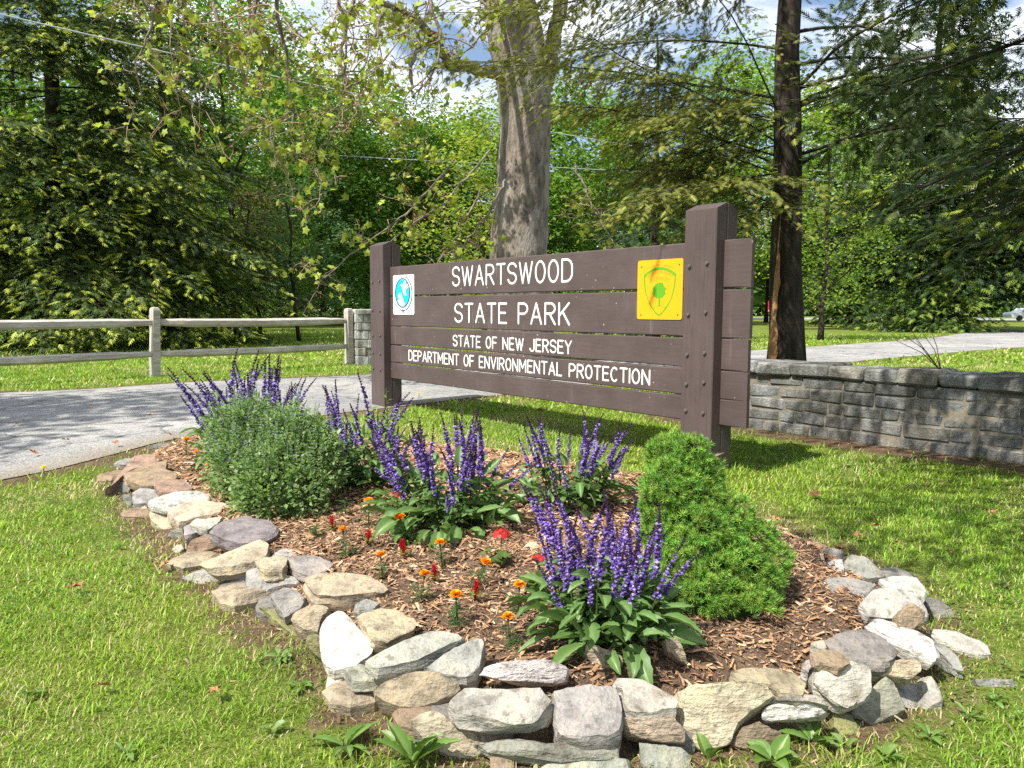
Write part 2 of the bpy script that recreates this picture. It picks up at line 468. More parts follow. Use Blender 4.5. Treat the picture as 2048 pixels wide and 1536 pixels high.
# ------------------------------------------------------------------ the setting: ground, road, bed
def grid_mesh(xs, ys):
    X, Y = np.meshgrid(xs, ys); V = np.stack([X.ravel(), Y.ravel(), np.zeros(X.size)], 1)
    nx, ny = len(xs), len(ys); i = (np.arange(ny - 1)[:, None] * nx + np.arange(nx - 1)[None]).ravel()
    return V, np.stack([i, i + 1, i + nx + 1, i + nx], 1)
gx = np.unique(np.concatenate([np.linspace(-400, -30, 8), np.linspace(-30, -7, 16), np.arange(-7, 7.01, .11), np.linspace(7, 30, 16), np.linspace(30, 400, 8)]))
gy = np.unique(np.concatenate([np.linspace(-80, 0, 6), np.arange(0, 16, .11), np.linspace(16, 40, 16), np.linspace(40, 700, 12)]))
V, F = grid_mesh(gx, gy); xy = V[:, :2]
db = dist_poly(BED, xy); ind = inside(BED, xy)
soil = np.where(ind, 1, .46 * (1 - sstep(.02, .40, db)))
wl_c = np.stack([W0, W1]); dw = dist_poly(wl_c, xy, False)
soil = np.maximum(soil, .9 * (1 - sstep(.15, .62, dw)))
dr = np.minimum(dist_poly(ROAD_N, xy, False), dist_poly(ROAD_F, xy, False))
soil = np.maximum(soil, .75 * (1 - sstep(.05, .45, dr)))
me = npmesh('ground', V, F, smooth=True)
a = me.attributes.new('soil', 'FLOAT', 'POINT'); a.data.foreach_set('value', soil.astype(np.float32))
g = ob('ground', me, M['ground']); tag(g, 'green mown lawn ground with bare soil patches', 'ground', kind='structure')

# the drive: strips across between the two edges
def resample(P, n):
    s = np.concatenate([[0], np.cumsum(np.linalg.norm(np.diff(P, axis=0), axis=1))]); u = np.linspace(0, s[-1], n)
    return np.stack([np.interp(u, s, P[:, k]) for k in range(2)], 1)
n_al, n_ac = 160, 13
EA, EB = resample(ROAD_N, n_al), resample(ROAD_F, n_al)
jn = RNG.normal(0, .03, (n_al, 2)); EA = EA + jn; EB = EB + RNG.normal(0, .03, (n_al, 2))
tt = np.concatenate([[0, .05], np.linspace(.12, .88, n_ac - 4), [.95, 1]])
RV = EA[:, None] * (1 - tt)[None, :, None] + EB[:, None] * tt[None, :, None]
RV = np.concatenate([RV, np.full(RV.shape[:2] + (1,), .006)], 2)
RV[:, 1:-1, 2] += .02 * np.sin(np.pi * tt[1:-1])[None]
i = (np.arange(n_al - 1)[:, None] * n_ac + np.arange(n_ac - 1)[None]).ravel()
me = npmesh('drive', RV.reshape(-1, 3), np.stack([i, i + n_ac, i + n_ac + 1, i + 1], 1)[:, ::-1], smooth=True)
ed = np.tile(np.where((tt < .01) | (tt > .99), 1.0, 0.0), n_al)
a = me.attributes.new('edge', 'FLOAT', 'POINT'); a.data.foreach_set('value', ed.astype(np.float32))
tag(ob('road', me, M['road']), 'worn grey asphalt park drive curving behind the sign', 'road', kind='structure')
# far car park strip
me = npmesh('far_road', [(20, 92, .02), (160, 92, .02), (160, 118, .02), (20, 118, .02)], np.array([[0, 1, 2, 3]]))
a = me.attributes.new('edge', 'FLOAT', 'POINT')
tag(ob('car_park', me, M['road']), 'pale grey car park surface far beyond the lawn', 'car park', kind='structure')

# mulch bed
bx = np.arange(BED[:, 0].min() - .05, BED[:, 0].max() + .06, .03); by = np.arange(BED[:, 1].min() - .05, BED[:, 1].max() + .06, .03)
V, F = grid_mesh(bx, by); ins = inside(BED, V[:, :2]) & (dist_poly(BED, V[:, :2]) > .02)
V[:, 2] = bed_z(V[:, :2]) + RNG.normal(0, .004, len(V)); V[~ins, 2] = -.05
keep = ins[F].any(axis=1)
tag(ob('flower_bed', npmesh('flower_bed', V, F[keep], smooth=True), M['bed']), 'raised bed of dark soil under the mulch', 'flower bed', kind='structure')

# mulch chips
n = 92000
c = np.stack([RNG.uniform(bx[0], bx[-1], n * 2), RNG.uniform(by[0], by[-1], n * 2)], 1)
c = c[inside(BED, c) & (dist_poly(BED, c) > .13)]
pk = RNG.random(len(c)) < np.clip(2.9 / np.maximum(c[:, 1], 1.4), .45, 1); c = c[pk]
n = len(c)
an = RNG.uniform(0, 2 * np.pi, n); tl = RNG.normal(0, .28, (n, 2))
d = np.stack([np.cos(an), np.sin(an), tl[:, 0]], 1); up = np.stack([tl[:, 1], RNG.normal(0, .25, n), np.ones(n)], 1)
L = RNG.gamma(2.1, .0036, n).clip(.003, .026) * np.clip(c[:, 1] / 2.8, .85, 1.4)
fr = frames_from(d, up, L, L * RNG.uniform(.16, .4, n), L * .12)
tv = np.array([(-1, -.6, 0), (1, -1, .3), (1.05, .7, .2), (-.9, 1, .1), (0, .1, 1.2)], float)
tf = [np.array([[0, 1, 4], [1, 2, 4], [2, 3, 4], [3, 0, 4]])]
pal = np.array([(.42, .25, .138), (.33, .19, .105), (.22, .13, .075), (.52, .35, .215), (.13, .08, .052), (.60, .46, .31)])
tc = pal[RNG.choice(6, n, p=[.24, .26, .23, .11, .11, .05])] * RNG.uniform(.8, 1.15, (n, 1))
pos = np.column_stack([c, bed_z(c) + RNG.uniform(.002, .01, n)])
V, F, T = stamp(tv, tf, pos, fr, tc)
tag(ob('mulch', npmesh('mulch', V, F, T), M['chip']), 'reddish brown wood chip mulch covering the flower bed', 'mulch', kind='stuff')

# ------------------------------------------------------------------ stone walls
def block(x0, x1, y0, y1, z0, z1, b, j, rng): return box_chamfer(x0, x1, y0, y1, z0, z1, b, j, rng)
def stone_wall(name, label, p0, p1, back, heights, cap_h, thick, seed, wmin, wmax, cap_w, over=.035, tint=(1, 1, 1)):
    rng = np.random.default_rng(seed); d = (p1 - p0); Lw = np.linalg.norm(d); d = d / Lw
    if d[0] * back[1] - d[1] * back[0] < 0: p0, p1, d = p1, p0, -d
    root = thing(name, label, 'wall', (p0[0], p0[1], 0), rz=math.atan2(d[1], d[0]))
    z = -.05
    ob('mortar', bm_mesh('mortar', box_chamfer(.01, Lw - .01, .005, thick - .012, z, sum(heights) - .004, .003)), M['mortar'], root)
    z = 0.0
    for ci, h in enumerate(heights):
        x = -rng.uniform(0, wmin)
        while x < Lw:
            w = rng.uniform(wmin, wmax); a, b = max(x, 0), min(x + w, Lw); x += w
            if b - a < .04: continue
            pr = rng.uniform(-.010, .003); g_ = rng.uniform(.002, .0045)
            dep = thick * .45
            o = ob('stone', bm_mesh('stone', block(a + g_, b - g_, pr, dep, z + g_ - (.06 if ci == 0 else 0), z + h - g_, .011, .008, rng)), M['wall'], root)
            o.color = (*(np.array(tint) * rng.uniform(.8, 1.1)), 1)
        z += h
    x = -rng.uniform(0, cap_w * .5)
    while x < Lw:
        w = rng.uniform(cap_w * .6, cap_w * 1.2); a, b = max(x, 0), min(x + w, Lw); x += w
        if b - a < .04: continue
        o = ob('cap_stone', bm_mesh('cap_stone', block(a + .001, b - .001, -over + rng.uniform(-.007, .006), thick + over, z + .002, z + cap_h + rng.uniform(-.006, .006), .016, .008, rng)), M['wall'], root)
        o.color = (*(np.array(tint) * rng.uniform(.9, 1.25)), 1)
    return root
stone_wall('stone_wall', 'low grey stone block wall with flat capstones running beside the sign', W0, W1, WN, [.085, .1, .095, .1, .09], .105, .36, 5, .11, .34, .28)
pw = gp(707, 731)[:2]
stone_wall('stone_wall', 'pale stone wall end at the rail fence across the drive', pw + np.array((.05, .1)), pw + np.array((.95, .55)), np.array((-.45, .9)), [.16, .15, .15, .16, .14, .15], .1, .45, 8, .13, .26, .4, .04, (2.0, 2.0, 2.0))

# ------------------------------------------------------------------ rail fence
def rail_fence():
    p1, p2 = gp(310, 753)[:2], gp(699, 729)[:2]; p0 = p1 - (p2 - p1) * 1.0
    d = (p2 - p1); sp = np.linalg.norm(d); d = d / sp
    root = thing('rail_fence', 'weathered wooden two rail fence along the far side of the drive', 'fence', (p1[0], p1[1], 0), rz=math.atan2(d[1], d[0]))
    rng = np.random.default_rng(3)
    for k, (lean, h) in enumerate(((.0, 1.0), (.035, 1.02), (-.01, 1.02))):
        x = (k - 1) * sp; w = .052
        bm = bmesh.new()
        for z, s, sh in ((-.2, 1, 0), (.3, 1.02, .3), (.6, .98, .6), (h - .05, 1, .95), (h - .012, .86, 1), (h, .5, 1)):
            vs = [bm.verts.new((x + sx * w * s + lean * sh + rng.normal(0, .002), sy * w * 1.25 * s + rng.normal(0, .002), z)) for sx, sy in ((-1, -1), (1, -1), (1, 1), (-1, 1))]
            if z > -.2:
                for q in range(4): bm.faces.new((pv[q], pv[(q + 1) % 4], vs[(q + 1) % 4], vs[q]))
            pv = vs
        bm.faces.new(pv)
        ob('post', bm_mesh('post', bm), M['rail'], root)
    for k in range(2):
        for zc, hh in ((.80, .062), (.335, .055)):
            x0, x1 = (k - 1) * sp - .06, k * sp + .06
            xs = np.array([x0, x0 + .12, x0 + .5, x0 + .62, (x0 + x1) / 2, x1 - .62, x1 - .5, x1 - .12, x1])
            hs = hh * np.array([.62, .75, .95, 1.05, 1.08, 1.05, .95, .75, .62]); ds = np.array([.02, .024, .05, .062, .064, .062, .05, .024, .02])
            tw = np.linspace(-.12, .1, 9) + rng.normal(0, .04, 9); V = []
            off = -.035 if k == 0 else .03
            for x, h_, d_, t_ in zip(xs, hs, ds, tw):
                for ang in np.arange(6) * np.pi / 3 + .5:
                    yy, zz = d_ * np.cos(ang), h_ * np.sin(ang)
                    V.append((x, yy * math.cos(t_) - zz * math.sin(t_) + (off if abs(x - x0) < .2 and k else (-.03 if abs(x - x1) < .2 and not k else 0)), zc + yy * math.sin(t_) + zz * math.cos(t_) - .02 * math.sin(np.pi * (x - x0) / (x1 - x0)) + rng.normal(0, .002)))
            i = np.arange(8)[:, None] * 6; j = np.arange(6)[None]; kk = (j + 1) % 6
            q = np.stack([i + j, i + 6 + j, i + 6 + kk, i + kk], -1).reshape(-1, 4)[:, ::-1]
            ob('rail', npmesh('rail', V, [q, np.array([[5, 4, 3, 2, 1, 0], [48, 49, 50, 51, 52, 53]])[:, ::-1]]), M['rail'], root)
rail_fence()

# ------------------------------------------------------------------ the park sign
def arc(cx, cy, rx, ry, a0, a1, n=14):
    a = np.radians(np.linspace(a0, a1, n)); return [(cx + rx * math.cos(t), cy + ry * math.sin(t)) for t in a]
G = {
 'S': (.5, [arc(.25, .755, .25, .245, 15, 270) + arc(.25, .255, .25, .255, 90, -165)[1:]]),
 'W': (.74, [[(0, 1), (.19, 0)], [(.19, 0), (.37, .95)], [(.37, .95), (.55, 0)], [(.55, 0), (.74, 1)]]),
 'A': (.54, [[(0, 0), (.27, 1)], [(.27, 1), (.54, 0)], [(.1, .33), (.44, .33)]]),
 'R': (.5, [[(0, 0), (0, 1)], [(0, 1), (.25, 1)] + arc(.25, .75, .24, .25, 90, -90) + [(0, .5)], [(.22, .5), (.5, 0)]]),
 'T': (.5, [[(0, 1), (.5, 1)], [(.25, 1), (.25, 0)]]),
 'O': (.52, [arc(.26, .5, .26, .5, 0, 360, 28)]),
 'D': (.52, [[(0, 0), (0, 1)], [(0, 1), (.2, 1)] + arc(.2, .65, .32, .35, 90, 0) + arc(.2, .35, .32, .35, 0, -90) + [(0, 0)]]),
 'E': (.44, [[(0, 0), (0, 1)], [(0, 1), (.44, 1)], [(0, .52), (.38, .52)], [(0, 0), (.44, 0)]]),
 'F': (.44, [[(0, 0), (0, 1)], [(0, 1), (.44, 1)], [(0, .52), (.38, .52)]]),
 'P': (.5, [[(0, 0), (0, 1)], [(0, 1), (.25, 1)] + arc(.25, .74, .25, .26, 90, -90) + [(0, .48)]]),
 'K': (.5, [[(0, 0), (0, 1)], [(.48, 1), (0, .4)], [(.17, .6), (.5, 0)]]),
 'N': (.52, [[(0, 0), (0, 1)], [(0, 1), (.52, 0)], [(.52, 0), (.52, 1)]]),
 'J': (.4, [[(.4, 1), (.4, .22)] + arc(.2, .22, .2, .22, 0, -175)]),
 'Y': (.52, [[(0, 1), (.26, .5)], [(.52, 1), (.26, .5)], [(.26, .5), (.26, 0)]]),
 'M': (.62, [[(0, 0), (0, 1)], [(0, 1), (.31, .3)], [(.31, .3), (.62, 1)], [(.62, 1), (.62, 0)]]),
 'I': (.0, [[(0, 0), (0, 1)]]), 'V': (.52, [[(0, 1), (.26, 0)], [(.26, 0), (.52, 1)]]),
 'L': (.42, [[(0, 1), (0, 0)], [(0, 0), (.42, 0)]]), 'C': (.5, [arc(.26, .5, .26, .5, 50, 310, 22)]), ' ': (.28, []),
}
def layout(text, gap=.21):
    x, out = 0.0, []
    for ch in text:
        w, st = G[ch]
        for s in st: out.append([(x + p[0], p[1]) for p in s])
        x += w + gap
    return out, x - gap
def stroke_mesh(name, strokes, r, flat=.3, sides=8, y=0.0):
    mb = MB()
    for s in strokes:
        P = np.array([(p[0], 0, p[1]) for p in s], float)
        d0, d1 = unit(P[0] - P[1]), unit(P[-1] - P[-2])
        P = np.vstack([P[0] + d0 * r * .9, P[0] + d0 * r * .55, P, P[-1] + d1 * r * .55, P[-1] + d1 * r * .9])
        rr = np.full(len(P), r); rr[0] = rr[-1] = r * .35; rr[1] = rr[-2] = r * .8
        V, F = tube(P, rr, sides); V[:, 1] = V[:, 1] * flat + y; mb.add(V, F)
    return mb.mesh(name)
def fit_text(text, s0, s1, z0, z1):
    st, w = layout(text)
    return [[(s0 + (s1 - s0) * p[0] / w, z0 + (z1 - z0) * p[1]) for p in s] for s in st]
def fit_letters(text, s0, s1, z0, z1):
    w = layout(text)[1]; x = 0.0
    for ch in text:
        g_w, st = G[ch]
        if st: yield [[(s0 + (s1 - s0) * (x + p[0]) / w, z0 + (z1 - z0) * p[1]) for p in q] for q in st]
        x += g_w + .21
def flat_poly(name, loops, y):
    """thin flat shape lying in the sign plane, facing the front"""
    tri = tessellate_polygon([[Vector((p[0], p[1], 0)) for p in l] for l in loops])
    P = [p for l in loops for p in l]; V = [(p[0], y, p[1]) for p in P]
    F = []
    for t in tri:
        a, b, c = (np.array(P[k]) for k in t)
        F.append(t if np.cross(b - a, c - a) > 0 else (t[0], t[2], t[1]))
    return npmesh(name, V, np.array(F))
def plate_mesh(name, s0, s1, z0, z1, y0, y1, r=.02):
    o = []
    for cx, cz, a in ((s1 - r, z1 - r, 0), (s0 + r, z1 - r, 90), (s0 + r, z0 + r, 180), (s1 - r, z0 + r, 270)): o += arc(cx, cz, r, r, a, a + 90, 6)
    n = len(o); V = [(p[0], y0, p[1]) for p in o] + [(p[0], y1, p[1]) for p in o]
    i = np.arange(n); k = (i + 1) % n
    return npmesh(name, V, [np.stack([i, k, k + n, i + n], 1)[:, ::-1], np.array([list(range(n))]), np.array([list(range(2 * n - 1, n - 1, -1))])])
def dome(name, x, y, z, r, h, sides=8):
    """small bolt or screw head standing out towards -y"""
    a = np.linspace(0, 2 * np.pi, sides, endpoint=False); V = []
    for rr, hh in ((1, 0), (1, .6), (.72, 1)): V += [(x + r * rr * math.cos(t), y - h * hh, z + r * rr * math.sin(t)) for t in a]
    i = np.arange(2)[:, None] * sides; j = np.arange(sides)[None]; k = (j + 1) % sides
    return npmesh(name, V, [np.stack([i + j, i + k, i + sides + k, i + sides + j], -1).reshape(-1, 4), np.array([list(range(2 * sides, 3 * sides))])])

def park_sign():
    rng = np.random.default_rng(21)
    root = thing('park_sign', 'long brown timber park sign with white routed lettering between two double posts', 'sign', (1.086, 5.0, 0), rz=math.atan2(-.7852, .6192))
    boards = [(1.140, 1.43), (.836, 1.129), (.646, .826), (.467, .636), (.297, .457)]
    texts = ['SWARTSWOOD', 'STATE PARK', 'STATE OF NEW JERSEY', 'DEPARTMENT OF ENVIRONMENTAL PROTECTION', None]
    spans = [(-2.62, -1.035, 1.215, 1.378, .0088), (-2.585, -1.06, .892, 1.052, .0092), (-2.615, -1.035, .675, .768, .0068), (-3.40, -.255, .502, .597, .0068)]
    for i, (z0, z1) in enumerate(boards):
        xs = np.linspace(-3.98, .51 + rng.uniform(-.004, .004), 30)
        V = []
        dz0, dz1 = np.cumsum(rng.normal(0, .0006, 30)), np.cumsum(rng.normal(0, .0006, 30)); b = .006
        for k, x in enumerate(xs):
            a0, a1 = z0 + dz0[k], z1 + dz1[k]
            if x < -3.66 or x > -.01:
                a0 -= (.0032 if i < 4 else 0); a1 += (.0032 if i else 0)
            e = b if k in (0, 29) else 0
            V += [(x, b - 0, a0), (x, 0 + e, a0 + b), (x, 0 + e, a1 - b), (x, b, a1), (x, .04 - b, a1), (x, .04 - e, a1 - b), (x, .04 - e, a0 + b), (x, .04 - b, a0)]
        ii = np.arange(29)[:, None] * 8; j = np.arange(8)[None]; kk = (j + 1) % 8
        q = np.stack([ii + j, ii + 8 + j, ii + 8 + kk, ii + kk], -1).reshape(-1, 4)
        bd = ob('board', npmesh('board', V, [q, np.array([[0, 1, 2, 3, 4, 5, 6, 7], list(range(239, 231, -1))])]), M['paint'], root)
        if texts[i]:
            s0, s1, a0, a1, r = spans[i]
            bd['label'] = 'brown board lettered in white'
            for lt in fit_letters(texts[i], s0, s1, a0, a1):
                ob('letter', stroke_mesh('letter', lt, r, .28, 8, -.0005), M['white'], bd)
    # double posts: front one let over the boards, rear one behind, gabled tops
    for (s0, s1, zt, zr, zb) in ((.083, .322, 1.612, 1.656, -.2), (-4.03, -3.757, 1.648, 1.692, -.2)):
        for nm, y0, y1 in (('front_post', -.085, .018), ('rear_post', .0215, .125)):
            lo, hi = (zt, zr) if nm == 'front_post' else (zr, zt)
            c = .006
            prof = [(s0 + c, y0), (s1 - c, y0), (s1, y0 + c), (s1, y1 - c), (s1 - c, y1), (s0 + c, y1), (s0, y1 - c), (s0, y0 + c)]
            V = [(x, y, zb) for x, y in prof] + [(x, y, lo + (hi - lo) * (y - y0) / (y1 - y0)) for x, y in prof]
            i8 = np.arange(8); k8 = (i8 + 1) % 8
            p = ob(nm, npmesh(nm, V, [np.stack([i8, k8, k8 + 8, i8 + 8], 1), np.array([list(range(8, 16))])]), M['post'], root)
            if nm == 'front_post':
                w = s1 - s0
                for (z0, z1) in boards:
                    for fx in (.19, .75):
                        ob('bolt', dome('bolt', s0 + w * fx, y0 - .001, (z0 + z1) / 2 + rng.uniform(-.012, .012), .0125, .012), M['steel'], p)
    # globe emblem plate
    s0, s1, z0, z1 = -3.69, -3.285, .95, 1.342
    pl = ob('emblem_plate', plate_mesh('emblem_plate', s0, s1, z0, z1, -.005, -.0005), M['plate_w'], root, label='white plate with blue globe emblem')
    def gpnt(u, v): return (s0 + (s1 - s0) * u, z0 + (z1 - z0) * v)
    def el(cu, cv, ru, rv, a0=0, a1=360, n=40): return [gpnt(cu + ru * math.cos(t), cv + rv * math.sin(t)) for t in np.radians(np.linspace(a0, a1, n, endpoint=a1 - a0 < 360))]
    C = (.46, .55)
    def ring(cu, cv, ru, rv, w, a0, a1): return el(cu, cv, ru, rv, a0, a1, 40) + el(cu, cv, ru - w, rv - w * .55, a0, a1, 40)[::-1]
    ob('globe', flat_poly('globe', [el(C[0], C[1], .33, .34)], -.0060), M['cyan'], pl)
    ob('globe_outline', flat_poly('globe_outline', [ring(C[0], C[1], .365, .375, .045, 0, 359.9)], -.0068), M['navy'], pl)
    ob('globe_arc', flat_poly('globe_arc', [ring(C[0] + .02, C[1] - .015, .45, .44, .04, -112, 78)], -.0068), M['navy'], pl)
    ob('globe_stand', flat_poly('globe_stand', [[gpnt(.45, .05), gpnt(.51, .05), gpnt(.51, .125), gpnt(.45, .125)]], -.0068), M['navy'], pl)
    bird = [(.56, .87), (.62, .83), (.60, .79), (.66, .76), (.76, .76), (.80, .70), (.70, .68), (.63, .64), (.60, .56), (.63, .52), (.68, .51), (.62, .48), (.54, .50), (.49, .56), (.45, .66), (.43, .71), (.36, .74), (.40, .77), (.47, .77), (.52, .79)]
    ob('bird', flat_poly('bird', [[gpnt(*p) for p in bird]], -.0064), M['plate_w'], pl)
    wave = [(.23, .44), (.25, .50), (.31, .56), (.37, .56), (.42, .52), (.47, .43), (.52, .33), (.60, .28), (.53, .235), (.44, .22), (.36, .24), (.28, .29), (.22, .36), (.26, .37), (.29, .41), (.28, .45), (.25, .45)]
    ob('wave', flat_poly('wave', [[gpnt(*p) for p in wave]], -.0064), M['pale'], pl)
    for u, v in ((.08, .9), (.9, .92), (.09, .08), (.91, .08)):
        x, z = gpnt(u, v); ob('screw', dome('screw', x, -.0052, z, .006, .002, 8), M['rust'], pl)
    # yellow shield plate
    s0, s1, z0, z1 = -.375, .012, .942, 1.334
    pl = ob('shield_plate', plate_mesh('shield_plate', s0, s1, z0, z1, -.005, -.0005, .018), M['plate_y'], root, label='yellow plate with green shield and tree')
    def q(u, v): return (s0 + (s1 - s0) * u, z0 + (z1 - z0) * v)
    top = [(u, .875 - .12 * ((u - .5) / .36) ** 2) for u in np.linspace(.14, .86, 17)]
    right = [(.855, .70), (.85, .60), (.82, .46), (.76, .32), (.67, .19), (.58, .10), (.5, .055)]
    left = [(1 - u, v) for u, v in right[::-1]]
    outer = top + right + left[1:]
    inner = [(.5 + (u - .5) * .91, v - (.045 if v > .72 else -.03 if v < .2 else 0)) for u, v in outer]
    ob('shield_outline', flat_poly('shield_outline', [[q(*p) for p in outer], [q(*p) for p in inner[::-1]]], -.0058), M['green'], pl)
    rr = np.random.default_rng(4)
    cr = [(.5 + (.155 + .02 * math.sin(7 * a)) * (1 + .1 * rr.normal()) * math.cos(a) * (1.05 if math.sin(a) < 0 else .9), .49 + .135 * (1 + .06 * rr.normal()) * math.sin(a)) for a in np.linspace(0, 2 * np.pi, 44, endpoint=False)]
    ob('tree_emblem', flat_poly('tree_emblem', [[q(*p) for p in cr]], -.0058), M['green'], pl)
    ob('tree_emblem_trunk', flat_poly('tree_emblem_trunk', [[q(*p) for p in ((.485, .38), (.488, .24), (.46, .225), (.56, .225), (.525, .24), (.525, .38))]], -.0061), M['green'], pl)
    def arc_text(text, cu, cv, r, h, width, rs):
        st, w = layout(text, .25); out = []
        for s in st:
            o = []
            for x, y in s:
                a = (x / w - .5) * width / r; rho = r + y * h
                o.append(q(cu + rho * math.sin(a) * 1.0, cv + rho * math.cos(a)))
            out.append(o)
        return stroke_mesh('plate_lettering', out, rs, .1, 5, -.0062)
    ob('plate_lettering', arc_text('STATE PARK SERVICE', .5, .14, .755, .03, .58, .0006), M['olive'], pl)
    ob('plate_lettering', arc_text('DIVISION OF PARKS', .5, .12, .65, .055, .56, .0012), M['olive'], pl)
    ob('plate_lettering', arc_text('AND FORESTRY', .5, .10, .565, .05, .40, .0012), M['olive'], pl)
    ob('plate_lettering', arc_text('N', .38, -.4, .58, .045, .02, .0012), M['olive'], pl)
    ob('plate_lettering', arc_text('J', .62, -.4, .58, .045, .02, .0012), M['olive'], pl)
    for u, v in ((.09, .89), (.92, .90), (.09, .075), (.91, .08)):
        x, z = q(u, v); ob('screw', dome('screw', x, -.0052, z, .0055, .002, 8), M['rust'], pl)
park_sign()

